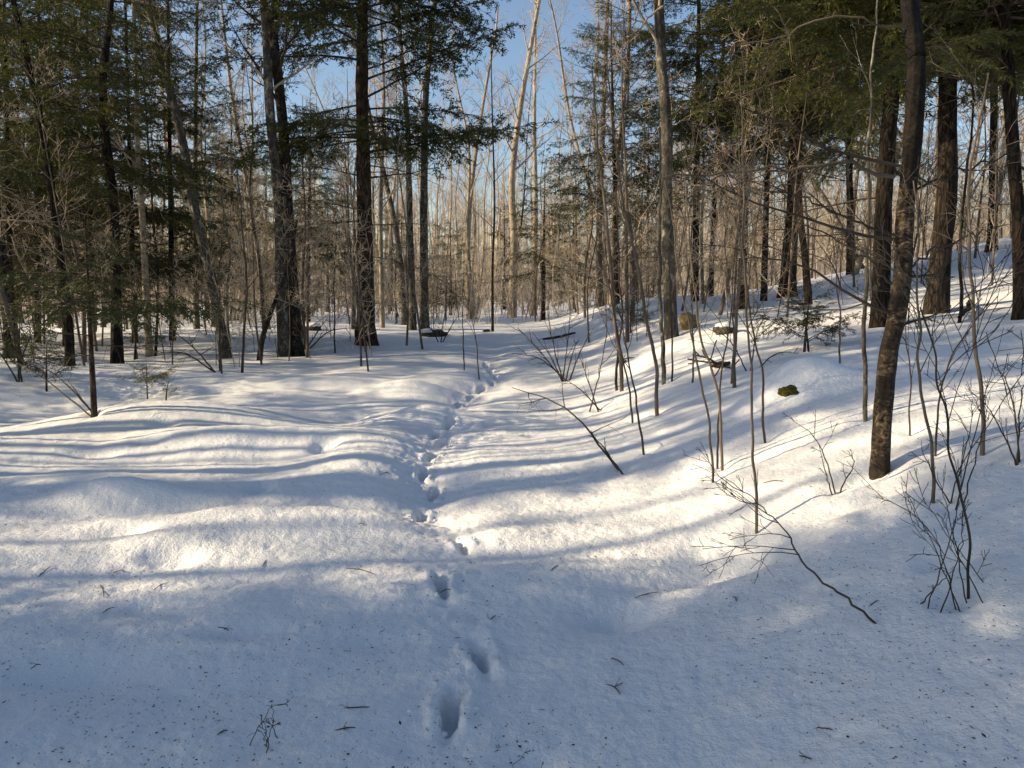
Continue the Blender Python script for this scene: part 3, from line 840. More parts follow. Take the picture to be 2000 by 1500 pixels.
def limb_px(root, pts, r, mat, rng, n=6, name='limb', kl=.3, dy=0.0):
    b = np.array(root.location)
    P = [at(px, py, b[1] + dy * i / max(len(pts) - 1, 1)) - b for i, (px, py) in enumerate(pts)]
    C = spline(P, 16); C[1:-1] += rng.normal(0, .012, (14, 3))
    tb = Tubes(); tb.add(C, np.linspace(r, r * .35, 16), 6)
    L = np.linalg.norm(C[-1] - C[0])
    for j in range(n):
        i = rng.randint(3, 15)
        d = C[i] - C[i - 1]; d = d / np.linalg.norm(d) + rng.normal(0, .6, 3)
        grow(tb, rng, C[i], d, L * kl * rng.uniform(.4, 1.1), r * .45, 1, 6, .14, .03, (3, 0), .5, (30, 60), 4, .002)
    link(name, tb.mesh(name, mat), root)
birch = root
for pts, r, m, n_ in [([(1748, 345), (1640, 318), (1500, 332), (1380, 340), (1290, 348)], .012, M_sap, 10), ([(1772, 470), (1700, 440), (1600, 402), (1500, 360)], .009, M_sapd, 9), ([(1755, 560), (1640, 470), (1540, 430)], .008, M_sapd, 8),
                    ([(1768, 520), (1850, 480), (1960, 440)], .009, M_sapd, 8), ([(1778, 60), (1640, 32), (1520, 70), (1420, 95)], .007, M_sap, 4), ([(1772, 380), (1880, 330), (1990, 300)], .009, M_sapd, 8)]:
    limb_px(birch, pts, r, m, rng, n_)
for nm, pts, r in [('slender birch', [(268, 255), (200, 190), (150, 90), (108, 0)], .022), ('slender birch', [(263, 130), (225, 80), (180, 20), (150, -30)], .018), ('slender birch', [(272, 330), (200, 250), (120, 190), (60, 110)], .018), ('slender birch', [(266, 180), (300, 120), (330, 60)], .014), ('slender birch', [(276, 400), (310, 330), (330, 290)], .012), ('slender birch', [(258, 60), (215, 20), (190, -40)], .015),
                   ('grey trunk leaning', [(345, 220), (300, 160), (262, 100)], .014), ('grey trunk leaning', [(380, 390), (330, 330), (300, 300)], .012), ('slim grey trunk with pale', [(28, 240), (90, 330), (150, 400)], .012), ('slim grey trunk with pale', [(40, 350), (110, 290), (180, 330), (260, 400)], .014), ('birch trunk with sunlit', [(1296, 10), (1262, 40), (1240, 75), (1215, 90)], .02)]:
    t = next(o for o in bpy.data.objects if o.parent is None and str(o.get('label', '')).startswith(nm))
    limb_px(t, pts, r, M_pale, rng, 6)

# ------------------------------------------------------------------ saplings told apart one by one
def sapling(pxs, wpx, label, mat=None, seed=0, n=6, H=None, y=None, lmax=.8, group='saplings on the bank', name='sapling', z0f=.35, rmin=.0018, kids=(4, 2, 0), ang=(25, 55), cat='sapling'):
    root, C, R, rng = trunk_thing(name, pxs, wpx * .82, label, cat, group, mat or M_sap, H, .3, 8, 70, .05, .10, seed, y, False, .018)
    b = root.location
    WELLS.append((b.x, b.y, .07, .03))
    tb = Tubes()
    top = C[-1, 2]
    for j in range(n):
        z = top * (z0f + (0.97 - z0f) * (j + rng.rand()) / n)
        i = int(np.argmin(np.abs(C[:, 2] - z)))
        az = rng.rand() * 6.283; a = math.radians(rng.uniform(*ang))
        grow(tb, rng, along(C, z - C[0, 2]), (math.cos(az) * math.sin(a), math.sin(az) * math.sin(a), math.cos(a)), lmax * rng.uniform(.5, 1.2), max(R[i] * .55, rmin), 2, 6, .13, .03, kids, .55, (25, 55), 4, rmin)
    link('crown', tb.mesh('crown', mat or M_sap), root)
    return root

SAPS = [
    ([(1480, 1030), (1477, 960), (1470, 880), (1471, 800), (1463, 700), (1456, 580), (1448, 450), (1452, 300), (1445, 150)], 9, 'tall lone sapling, the lowest standing of the thin stems on the bank', M_sap, 6),
    ([(1396, 935), (1389, 865), (1376, 775), (1356, 690), (1341, 600), (1320, 480), (1302, 350)], 8, 'thin sapling leaning left, just left of the close pair', M_sap, 6),
    ([(1414, 912), (1407, 835), (1402, 770), (1380, 690), (1362, 620), (1346, 480), (1338, 330)], 9, 'right stem of the close sapling pair on the bank', M_sap, 6),
    ([(1406, 907), (1400, 852), (1407, 800), (1412, 740), (1425, 600), (1440, 450)], 7, 'left stem of the close sapling pair on the bank', M_sapd, 6),
    ([(1500, 858), (1491, 790), (1488, 720), (1471, 640), (1459, 540), (1450, 400)], 8, 'dark sapling with kinked stem below the mossy rock', M_sapd, 5),
    ([(1285, 808), (1283, 740), (1279, 690), (1263, 620), (1241, 500), (1216, 380), (1196, 250), (1185, 120)], 11, 'sunlit tan sapling in the middle of the sapling cluster', M_sap, 10),
    ([(1216, 762), (1212, 700), (1201, 640), (1192, 500), (1179, 380), (1166, 250), (1156, 120)], 12, 'sunlit sapling with split stem left of the sapling cluster', M_sap, 10),
    ([(1204, 760), (1206, 700), (1214, 620), (1206, 500), (1200, 380)], 8, 'thin stem crossing close behind the split sapling', M_sapd, 7),
    ([(1297, 747), (1295, 690), (1290, 600), (1289, 420), (1290, 250)], 13, 'straight grey pole sapling in front of the sunlit-flank birch', M_grey, 4),
    ([(1313, 742), (1312, 660), (1309, 560), (1312, 430)], 6, 'thin dark sapling right of the straight grey pole sapling', M_sapd, 5),
    ([(1240, 822), (1226, 745), (1208, 660), (1190, 560), (1180, 450)], 6, 'thin sapling leaning left below the sapling cluster', M_sapd, 7),
    ([(1264, 882), (1247, 805), (1236, 740), (1216, 640), (1192, 540)], 7, 'dark bushy sapling lowest in front of the sapling cluster', M_sapd, 9),
    ([(1437, 752), (1433, 700), (1437, 640), (1441, 560), (1450, 430), (1468, 330), (1480, 200)], 11, 'sunlit double-stemmed sapling at the top of the bank', M_sap, 8),
    ([(1427, 745), (1432, 690), (1430, 620), (1420, 500), (1412, 380)], 6, 'thin stem hugging the sunlit double-stemmed sapling', M_sap, 5),
    ([(1352, 745), (1354, 680), (1350, 600), (1342, 480)], 6, 'small straight sapling right of the sunlit-flank birch', M_sap, 5),
    ([(1690, 816), (1694, 740), (1688, 660), (1691, 560), (1693, 400), (1701, 200), (1713, 0)], 14, 'stout grey sapling close left of the yellow birch', M_grey, 5),
    ([(1642, 706), (1640, 620), (1631, 500), (1622, 400)], 6, 'thin sapling beside the low spruce', M_sap, 5),
    ([(1873, 628), (1878, 560), (1874, 480), (1885, 380), (1893, 200), (1898, 0)], 10, 'straight slim stem next to the thick dark trunk on the bank', M_dark, 6),
    ([(1921, 880), (1916, 790), (1906, 700), (1904, 580), (1892, 525), (1893, 430), (1902, 300), (1912, 150)], 13, 'grey kinked sapling standing right of the yellow birch', M_sap, 8),
    ([(1827, 970), (1820, 900), (1796, 780), (1790, 700), (1799, 640), (1795, 560), (1790, 470), (1800, 350)], 11, 'curved sapling with sunlit foot just right of the yellow birch', M_sap, 8),
    ([(1780, 842), (1778, 760), (1770, 690), (1764, 620)], 6, 'thin twiggy stem behind the yellow birch', M_sapd, 6),
    ([(1826, 882), (1834, 800), (1842, 745), (1862, 690), (1900, 635), (1940, 590)], 7, 'thin sapling bending right behind the curved sapling', M_sapd, 8),
    ([(1898, 1143), (1893, 1080), (1884, 1000), (1870, 930), (1858, 862), (1846, 800), (1834, 755), (1822, 690), (1800, 600)], 9, 'dark crooked sapling, the tallest stem of the lower right clump', M_sapd, 9),
    ([(471, 726), (476, 660), (481, 560), (471, 430), (460, 320)], 8, 'thin dark sapling in front of the leaning grey trunk', M_sapd, 7),
    ([(433, 729), (430, 640), (430, 540), (436, 420)], 6, 'thin upright sapling at the foot of the leaning grey trunk', M_sapd, 6),
    ([(907, 720), (905, 670), (904, 600), (906, 530)], 4, 'thin bare stem standing left in the trail', M_sapd, 4),
    ([(937, 732), (932, 690), (925, 640), (915, 600)], 4, 'thin bare stem standing right in the trail', M_sapd, 4),
    ([(563, 704), (566, 620), (563, 520), (556, 430)], 4, 'thin stem directly in front of the twin trunks', M_sap, 5),
    ([(654, 688), (652, 610), (655, 520), (660, 420)], 5, 'thin stem between the twin trunks and the thick hemlock', M_sapd, 5),
    ([(722, 682), (718, 620), (714, 540)], 4, 'thin pale stem in front of the thick hemlock foot', M_sap, 4),
]
for k, (pxs, wpx, lab, mat, n) in enumerate(SAPS):
    sapling(pxs, wpx * .9, lab, mat, 200 + k, max(3, int(n * .75)), z0f=.38, lmax=.7 if n > 5 else .5, y=None, kids=(3, 2, 0))

# bushy shrubs: several stems from one root
def shrub(base, tips, wpx, label, seed, mat=M_sapd, lift=0.0, n=6, depth_dir=0.0, kids=(5, 3, 0), name='bare_shrub', tl=.5):
    rng = np.random.RandomState(seed)
    b = G(*base)
    root = empty(name, b)
    WELLS.append((b[0], b[1], .09, .03))
    for q, tip in enumerate(tips):
        px, py = tip[:2]
        Y = b[1] + (tip[2] if len(tip) > 2 else 0)
        e = at(px, py, Y)
        mid = (b + e) / 2 + np.array([rng.normal(0, .03), rng.normal(0, .05), .12 * np.linalg.norm(e - b) * (1 if e[2] - b[2] < .6 else .2)])
        off = np.array([rng.normal(0, .05), rng.normal(0, .04), -.06])
        C = spline([b - b + off, mid - b, e - b], 14)
        C[1:-1] += rng.normal(0, .003, (12, 3))
        r = wpx * .8 * scale_at(b[1]) / 2
        tb = Tubes()
        tb.add(C, np.linspace(r, r * .3, 14), 6)
        n_ = max(2, int(n * .7))
        for j in range(n_):
            f = .3 + .67 * (j + rng.rand()) / n_
            i = int(f * 13)
            d = C[min(i + 1, 13)] - C[i]
            d /= np.linalg.norm(d)
            d = d + rng.normal(0, .55, 3) + np.array([0, 0, .15])
            grow(tb, rng, C[i], d, np.linalg.norm(e - b) * .30 * rng.uniform(.5, 1.3), r * .5, 1, 5, .14, .02, (3, 0), .5, (25, 55), 4, .0014)
        link('stem', tb.mesh('stem', mat), root)
    tag(root, label, 'shrub', 'bare shrubs')
    return root

shrub((1215, 920), [(1000, 757, .8), (1150, 850, .3)], 6, 'bare shrub leaning far out over the trail from the bank', 301, n=8)
shrub((1105, 742), [(1000, 690, .3), (1040, 650, .6), (1115, 590, .4), (1070, 610), (1160, 640, .2), (1010, 640, .4), (1130, 660)], 4, 'wide fan-shaped bare shrub below the dark fallen stick', 302, n=7)
shrub((1170, 800), [(1095, 740, .4), (1130, 690, .2), (1185, 650)], 4, 'small bare shrub between the fan-shaped shrub and the split sapling', 303, n=5)
shrub((1881, 1176), [(1722, 968, .3), (1705, 965, .5), (1780, 950, .3), (1840, 850, .2), (1880, 1000, .2)], 3.6, 'bare shrub with spread twigs, lowest at the right on the bank', 304, n=6)
shrub((1870, 1160), [(1812, 1100, .1), (1855, 1000, .2), (1830, 920, .3)], 3.6, 'small twiggy stem close behind the lowest bare shrub', 305, n=4)
shrub((1632, 952), [(1545, 815, .3), (1600, 870), (1655, 880, .2)], 4, 'thin forked shrub left of the yellow birch foot', 306, n=5)
shrub((1858, 985), [(1935, 800, .3), (1800, 860, .2), (1960, 640, .8), (1900, 780, .3)], 4, 'twiggy shrub between the curved sapling and the grey kinked sapling', 307, n=7)
shrub((1990, 900), [(1890, 760, .3), (1930, 700, .5), (2040, 700, .3)], 5, 'twiggy shrub at the right picture edge', 308, n=8)
shrub((183, 806), [(60, 700, .2), (130, 740), (0, 690, .5)], 5, 'arching bare shoot at the foot of the brown-stemmed fir', 309, mat=M_sap, n=3)
shrub((512, 1456), [(520, 1378), (500, 1400), (545, 1375), (482, 1440), (535, 1410)], 3, 'tiny bare twig tuft poking from the shaded snow at the bottom', 310, n=3)
shrub((1045, 1498), [(1030, 1462), (1060, 1490)], 3, 'tiny twig standing at the bottom picture edge', 311, n=3)
shrub((1470, 720), [(1380, 640, .3), (1500, 600, .4), (1560, 690, .2)], 4, 'thin shrub at the top of the bank above the mossy rock', 312, n=6)
shrub((30, 745), [(70, 640, .2), (-30, 650, .2), (20, 600)], 5, 'dark brush at the left picture edge', 313, n=8)
shrub((420, 725), [(330, 640, .3), (300, 690, .1), (450, 680)], 5, 'dark brush below the leaning grey trunk', 314, n=7)
shrub((600, 680), [(540, 600, .3), (640, 620), (690, 640, .4)], 4, 'low brush right of the twin trunks', 315, n=7)
shrub((860, 668), [(820, 620), (900, 610, .3), (880, 590)], 3, 'low brush behind the dark snow-capped rock', 316, n=6)

# fallen branch lying up the bank
rng = np.random.RandomState(320)
b = G(1713, 1221)
root = empty('fallen_branch', b)
pts = []
for (px, py, dy) in [(1713, 1221, 0), (1650, 1165, .12), (1600, 1130, .22), (1560, 1085, .36), (1538, 1040, .50), (1500, 1000, .62), (1450, 960, .78), (1412, 930, .9)]:
    pts.append(at(px, py, b[1] + dy) - b)
C = spline(pts, 30); C[1:-1] += rng.normal(0, .004, (28, 3))
tb = Tubes(); tb.add(C, np.linspace(.0055, .0016, 30), 7)
link('stem', tb.mesh('stem', M_sapd), root)
tb = Tubes()
for i, d in [(12, (-1, .2, .05)), (13, (-.9, .1, .12)), (15, (-.8, .5, .1)), (18, (-.9, .2, .35)), (20, (-.5, .5, .4)), (22, (-.9, .3, -.05)), (25, (-.7, .4, .4))]:
    tb = Tubes()
    grow(tb, rng, C[i], d, rng.uniform(.2, .45), .0026, 2, 7, .12, .02, (4, 2, 0), .5, (25, 55), 4, .0014)
    link('twig', tb.mesh('twig', M_sapd), root)
tag(root, 'dark forked fallen branch stuck in the snow of the bank, pointing at the trail', 'branch')

# ------------------------------------------------------------------ small evergreens
def small_fir(base, top, wpx, label, boughs, seed, mat=M_hem, needle=None, y=None, dead=0):
    rng = np.random.RandomState(seed)
    b = G(*base)
    t = at(top[0], top[1], b[1])
    root = empty('fir_sapling', b)
    WELLS.append((b[0], b[1], .1, .04))
    H = t[2] - b[2]
    tb, C, R = trunk_tube([(0, 0, -.15), (t - b) * .5 + rng.normal(0, .01, 3), t - b], wpx * scale_at(b[1]) / 2, .004, 9, 30, rng, .1, .08)
    link('trunk', tb.mesh('trunk', mat), root)
    for zf, az, pitch, s, kind in boughs:
        put_bough(root, along(C, zf * H - C[0, 2]), az, pitch, s, rng, kind, needle=needle, fir=kind == 'live')
    tag(root, label, 'fir', 'young firs')
    return root, rng

rr = random.Random(5)
bl = []
for k in range(20):
    zf = .50 + .49 * k / 20
    bl.append((zf, k * 137.5, rr.uniform(-12, 6), (1.30 - 2.2 * (zf - .50)) * rr.uniform(.7, 1.15), 'live'))
bl += [(.5, 10, -5, 1.5, 'live'), (.54, 170, -6, 1.0, 'live'), (.53, 330, -5, 1.3, 'live'), (.35, 20, 5, .45, 'dead'), (.4, 160, 2, .5, 'dead'), (.3, 200, -5, .4, 'dead'), (.45, 340, 0, .6, 'dead')]
small_fir((184, 808), (166, 420), 13, 'young fir with brown stem and dark green boughs at head height', bl, 401, M_hem, M_ndl2)
def fir_boughs(n, s0, s1, seed, z0=.2):
    r = random.Random(seed)
    return [(z0 + (0.97 - z0) * k / n, k * 137.5 + r.uniform(-20, 20), r.uniform(5, 30), (s0 + (s1 - s0) * k / n) * r.uniform(.8, 1.2), 'live') for k in range(n)]
small_fir((288, 776), (286, 712), 4, 'tiny fir sapling with yellow-green needles in the hollow', fir_boughs(12, .5, .2, 1, .3), 402, M_sap, M_ndly)
small_fir((322, 778), (330, 742), 4, 'tiny dark fir beside the yellow-green sapling', fir_boughs(6, .22, .1, 2), 403, M_dark, M_ndl2)
small_fir((90, 760), (92, 668), 5, 'small dark fir at the left beside the brown-stemmed fir', fir_boughs(14, .6, .2, 3), 404, M_dark, M_ndl2)
small_fir((36, 735), (40, 610), 6, 'small dark fir close to the left picture edge', fir_boughs(16, .8, .2, 4), 405, M_dark, M_ndl2)
small_fir((1570, 682), (1585, 555), 6, 'low spruce sapling in front of the broad crest trunk', fir_boughs(14, .7, .22, 5, .12), 406, M_dark, M_ndl)
small_fir((1582, 682), (1568, 590), 5, 'second stem of low spruce touching the first on the bank', fir_boughs(8, .6, .2, 6, .15), 407, M_dark, M_ndl)
small_fir((262, 700), (266, 600), 5, 'small fir between the straight evergreen trunk and the white-topped birch', fir_boughs(14, .7, .2, 7), 408, M_dark, M_ndl2)
small_fir((1232, 648), (1230, 590), 5, 'small dark fir behind the sapling cluster', fir_boughs(14, .7, .2, 8), 409, M_dark, M_ndl)
small_fir((870, 625), (872, 540), 5, 'small olive fir at the bend of the trail', fir_boughs(16, .9, .3, 9, .3), 410, M_dark, M_ndl)

# ------------------------------------------------------------------ rocks, logs
def lump(name, c, r, seed, mat, amp=.22, sub=4, flat=1.0):
    import bmesh
    bm = bmesh.new()
    bmesh.ops.create_icosphere(bm, subdivisions=sub, radius=1.0)
    rng = np.random.RandomState(seed)
    V = np.array([v.co[:] for v in bm.verts])
    s = rng.rand() * 50
    n = noise2(V[:, 0] * 1.3 + s, V[:, 1] * 1.3 + V[:, 2] * 1.7) + .5 * noise2(V[:, 0] * 3 + s, V[:, 1] * 3 - V[:, 2] * 3.3) + .25 * noise2(V[:, 0] * 8 + s, V[:, 2] * 8 + V[:, 1] * 5)
    V = V * (1 + amp * 1.6 * n)[:, None] * np.array(r)
    for v, q in zip(bm.verts, V): v.co = q
    me = bpy.data.meshes.new(name); bm.to_mesh(me); bm.free()
    me.polygons.foreach_set('use_smooth', np.ones(len(me.polygons), bool))
    me.materials.append(mat)
    return me

def rock(px, py, r, label, seed, mat, sink=.3, cap=None, name='rock', cat='rock', g=None):
    g = G(px, py) if g is None else g
    root = empty(name, g)
    o = link('stone', lump('stone', None, r, seed, mat), root, (0, 0, r[2] * (1 - 2 * sink)))
    if cap is not None:
        link('snow_cap', lump('snow_cap', None, (r[0] * cap[3], r[1] * .95, r[2] * cap[2]), seed + 1, M_snow, .1), root, (r[0] * cap[0], 0, r[2] * (1 - 2 * sink) + r[2] * cap[1]))
    tag(root, label, cat)
    return root
rock(1345, 642, (.17, .16, .18), 'ochre lichen-covered boulder behind the sunlit-flank birch', 501, M_ochre, .2, None, 'boulder', 'boulder')
rock(1414, 652, (.16, .14, .11), 'dark mossy rock on the bank between the saplings', 502, M_rock, .3, (0, .75, .45, .95))
rock(847, 657, (.38, .22, .14), 'dark rock with snow on its shoulder left of the trail end', 503, M_rock, .3, (-.35, .7, .6, .75))
rock(610, 645, (.26, .2, .14), 'small dark rock beyond the twin trunks', 504, M_rock, .3, (0, .7, .6, 1.0))
rock(1546, 779, (.105, .10, .09), 'mossy rock peeking out of its snow mound on the bank', 505, M_moss, .40, g=MOSSY + np.array([-.02, .02, .02]))
rock(950, 648, (.12, .1, .05), 'little dark stone low in the trail', 506, M_rock, .3)

def stick(pxs, r, label, seed, mat=M_log, lift=.01, name='fallen_stick', cat='stick', kids=0):
    rng = np.random.RandomState(seed)
    P = [G(px, py) for px, py in pxs]
    b = P[0].copy()
    loc = [p - b + np.array([0, 0, r + lift]) for p in P]
    C = spline(loc, 14); C[1:-1] += rng.normal(0, r * .25, (12, 3))
    tb = Tubes(); tb.add(C, r * (1 - .4 * np.abs(np.linspace(-1, 1, 14)) ** 3), 8, True)
    for j in range(kids):
        i = rng.randint(3, 12)
        d = rng.normal(0, 1, 3); d[2] = abs(d[2]) * .35
        grow(tb, rng, C[i], d, rng.uniform(4, 12) * r * 2, r * .6, 1, 5, .18, .0, (2, 0), .5, (30, 60), 4, r * .3)
    o = link(name, tb.mesh(name, mat), None, b)
    tag(o, label, cat, 'fallen sticks and twigs')
    return o
stick([(1060, 668), (1090, 664), (1124, 656)], .035, 'dark rotten stick lying on the snow right of the trail', 510, lift=.04)
stick([(1390, 722), (1415, 718), (1426, 715)], .03, 'dark stick half buried on the sunlit bank', 511, kids=3)
stick([(1205, 711), (1222, 709)], .02, 'short dark stick under the split sapling', 512, kids=2)
stick([(1872, 632), (1890, 612), (1892, 598)], .03, 'dark broken branch beside the thick dark trunk on the bank', 513, lift=.05)
TW = [((676, 1112), (730, 1124)), ((672, 1388), (722, 1386)), ((425, 1440), (445, 1430)), ((1490, 945), (1530, 942)), ((1195, 1290), (1218, 1303)), ((1183, 1342), (1212, 1358)), ((1240, 1172), (1285, 1158)),
      ((300, 1155), (327, 1140)), ((75, 1130), (100, 1108)), ((1560, 1480), (1585, 1490)), ((1595, 1428), (1625, 1432)), ((195, 1145), (203, 1168)), ((740, 930), (762, 926)), ((955, 1218), (968, 1206)), ((655, 1430), (695, 1428)), ((222, 1122), (245, 1118)), ((1700, 1188), (1715, 1178)), ((200, 1200), (225, 1190)), ((1075, 1118), (1090, 1106)), ((425, 1228), (448, 1236)), ((1430, 1170), (1438, 1178)), ((700, 1026), (712, 1030)), ((60, 1310), (80, 1302)), ((860, 1160), (880, 1155)), ((520, 1095), (512, 1110))]
WHERE = ['left of the deep boot prints, with small side twigs', 'left of the nearest boot print', 'far down in the shaded left corner', 'below the mossy rock in sunlight', 'right of the trail among needles', 'right of the nearest boot print, forked',
         'in a sunlit band right of the trail', 'on the left snow in the shade, curved', 'near the left picture edge, straight', 'at the bottom right', 'low in the right corner, slightly bent', 'upright at the left in shade', 'at the left lip of the trail, with a dead leaf',
         'at the lip of the trail beside the prints', 'above the bottom edge left of the trail', 'in the left shade, tiny and hooked', 'right of the fallen branch', 'in the left shade, pale and thin', 'right of the trail in the broad shade band', 'with green needles on the left shaded snow', 'tiny, forked, between sun patches on the right', 'short, on the sunlit mound left of the trail', 'faint, low on the left', 'inside a boot print', 'in the hollow of an old print']
for k, ((a, b_), wh) in enumerate(zip(TW, WHERE)):
    m = ((a[0] + b_[0]) / 2 + 2, (a[1] + b_[1]) / 2 - 3)
    stick([a, m, b_], .0023, 'small fallen twig ' + wh, 520 + k, M_twigd, .003, 'fallen_twig', 'twig', kids=3 if k in (0, 5, 6, 14, 19) else 1)

# ------------------------------------------------------------------ background woods
def bare_variant(seed, H, r, n, lmax, mat_t, mat_b, kids, z0=.3, rmin=.004, ang=(28, 60), wig=.13):
    rng = np.random.RandomState(seed)
    lean = rng.normal(0, .05, 2)
    pts = [(0, 0, -.3)] + [(lean[0] * H * f + rng.normal(0, .02 * H * .5), lean[1] * H * f + rng.normal(0, .02 * H * .5), H * f) for f in (.25, .5, .75, 1)]
    tb, C, R = trunk_tube(pts, r, r * .12, 7, 26, rng, .25, .05)
    tm = tb.mesh('trunk', mat_t)
    tb = Tubes()
    for j in range(n):
        z = H * (z0 + (.97 - z0) * (j + rng.rand()) / n)
        i = int(np.argmin(np.abs(C[:, 2] - z)))
        az = rng.rand() * 6.283; a = math.radians(rng.uniform(*ang))
        f = (z / H - z0) / (1 - z0)
        grow(tb, rng, along(C, z - C[0, 2]), (math.cos(az) * math.sin(a), math.sin(az) * math.sin(a), math.cos(a)), (lmax * (1 - f) + .6 * f) * rng.uniform(.6, 1.2), max(R[i] * .4, rmin), 2, 6, wig, .06 if wig < .2 else .02, kids, .5, (28, 58) if wig < .2 else (35, 80), 3, rmin)
    return tm, tb.mesh('crown', mat_b)

VARS = [bare_variant(700 + k, H, r * .85, n, l, mt, mb, kids, z0, .0032) for k, (H, r, n, l, mt, mb, kids, z0) in enumerate([
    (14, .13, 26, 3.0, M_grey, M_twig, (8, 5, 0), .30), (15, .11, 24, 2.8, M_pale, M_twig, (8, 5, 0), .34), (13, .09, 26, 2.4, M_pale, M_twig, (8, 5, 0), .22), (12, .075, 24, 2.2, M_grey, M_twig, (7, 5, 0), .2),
    (16, .15, 26, 3.2, M_grey, M_twig, (8, 5, 0), .38), (11, .06, 24, 2.0, M_pale, M_twig, (7, 5, 0), .15), (9, .045, 22, 1.8, M_sap, M_twig, (6, 3, 0), .12), (13, .10, 24, 2.6, M_dark, M_twigd, (8, 5, 0), .25), (15.5, .12, 24, 2.6, M_pale, M_twig, (8, 5, 0), .4)])]
SAPV = [bare_variant(750 + k, H, r, n, l, mt, mb, kids, .12, .0028) for k, (H, r, n, l, mt, mb, kids) in enumerate([
    (4.5, .020, 16, 1.0, M_sap, M_sap, (5, 3, 0)), (3.6, .015, 14, .9, M_sapd, M_sapd, (5, 3, 0)), (5.5, .026, 18, 1.2, M_sap, M_twig, (5, 3, 0)), (2.4, .011, 14, .7, M_sap, M_sap, (5, 3, 0)), (3.0, .013, 16, .9, M_twig, M_twig, (6, 3, 0)), (1.6, .008, 12, .6, M_sapd, M_sapd, (5, 3, 0))])]
SAPV += [bare_variant(780 + k, H, r, n, l, M_sap, M_twig, (6, 4, 0), .1, .0034, (40, 88), .24) for k, (H, r, n, l) in enumerate([(4.2, .03, 16, 1.7), (5.5, .04, 18, 2.0), (3.0, .022, 14, 1.5), (6.5, .05, 20, 2.2)])]

ZONES = [(-1e9, 230, 'left of the straight dark evergreen trunk'), (230, 430, 'between the straight dark evergreen and the leaning grey trunk'), (430, 545, 'between the leaning grey trunk and the twin trunks'),
         (545, 700, 'between the twin trunks and the thick hemlock'), (700, 850, 'around the grey pair beyond the thick hemlock'), (850, 1000, 'beyond the bend of the trail'),
         (1000, 1150, 'straight beyond the end of the trail'), (1150, 1310, 'behind the sapling cluster'), (1310, 1480, 'behind the sunlit-flank birch and bank saplings'), (1480, 1700, 'around the broad crest trunk'),
         (1700, 1850, 'behind the yellow birch'), (1850, 1e9, 'at the right beyond the dark trunks on the bank')]
def zone(px):
    for a, b_, t in ZONES:
        if a <= px < b_: return t
def put_variant(var, name, loc, rz, s, tilt, label, cat, group):
    root = empty(name, loc)
    root.rotation_euler = (tilt[0], tilt[1], rz)
    root.scale = (s, s, s)
    link('trunk', var[0], root); link('crown', var[1], root)
    tag(root, label, cat, group)

rng = np.random.RandomState(900)
placed = []
cnt = 0
tries = 0
while cnt < 285 and tries < 9000:
    tries += 1
    d = 23 + 62 * rng.rand() ** 0.85
    px = rng.uniform(-120, 2120)
    x = (px - 1000) / F * d
    tx = float(np.interp(d, [20, 30, 40], [-.2, .5, .8]))
    if abs(x - tx) < 1.6 and d < 34: continue
    if 1055 < px < 1130 and d < 45: continue
    if any((x - a) ** 2 + (d - b_) ** 2 < 1.0 for a, b_ in placed): continue
    placed.append((x, d))
    k = rng.choice(len(VARS), p=[.10, .18, .18, .10, .06, .15, .09, .02, .12])
    far = 'slim ' if VARS[k][0].name else ''
    put_variant(VARS[k], 'bare_tree', (x, d, float(base_h(x, d)) - .05), rng.uniform(0, 6.283), rng.uniform(.8, 1.15), (rng.normal(0, .055), rng.normal(0, .055) + (rng.choice([-1, 1]) * rng.uniform(.2, .5) if rng.rand() < .07 else 0)),
                'bare background tree ' + zone(px), 'tree', 'background trees ' + zone(px))
    cnt += 1
cnt = 0; tries = 0
while cnt < 270 and tries < 9000:
    tries += 1
    d = 13 + 26 * rng.rand() ** 1.1
    px = rng.uniform(-60, 2060)
    x = (px - 1000) / F * d
    tx = float(np.interp(d, [10, 20, 30, 40], [-.6, -.2, .5, .8]))
    if abs(x - tx) < 1.5 and d < 27: continue
    if d < 17 and 740 < px < 1150: continue
    if d < 15 and px < 700 and rng.rand() < .6: continue
    k = rng.randint(len(SAPV))
    put_variant(SAPV[k], 'sapling', (x, d, float(base_h(x, d)) - .05), rng.uniform(0, 6.283), rng.uniform(.7, 1.25), (rng.normal(0, .07), rng.normal(0, .07)),
                'thin understory sapling ' + zone(px), 'sapling', 'understory saplings ' + zone(px))
    cnt += 1

# far woods that read as one mass
rng = np.random.RandomState(950)
tb = Tubes()
for k in range(1300):
    d = rng.uniform(70, 150); px = rng.uniform(-200, 2200)
    x = (px - 1000) / F * d
    z = float(base_h(x, d))
    H = rng.uniform(9, 15)
    r = rng.uniform(.07, .16)
    top = np.array([x + rng.normal(0, .6), d + rng.normal(0, .6), z + H])
    b = np.array([x, d, z - .3])
    tb.add(np.array([b, (b + top) / 2 + rng.normal(0, .15, 3), top]), [r, r * .7, .02], 4)
    for j in range(14):
        f = rng.uniform(.2, .95)
        p = b + (top - b) * f
        az = rng.rand() * 6.283; a = math.radians(rng.uniform(25, 60))
        L = rng.uniform(1, 3.2) * (1.2 - f)
        e = p + L * np.array([math.cos(az) * math.sin(a), math.sin(az) * math.sin(a), math.cos(a)])
        tb.add(np.array([p, e]), [.03, .014], 3)
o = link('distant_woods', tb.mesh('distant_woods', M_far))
tag(o, 'distant bare woods closing the view behind all other trees', 'woods', kind='stuff')

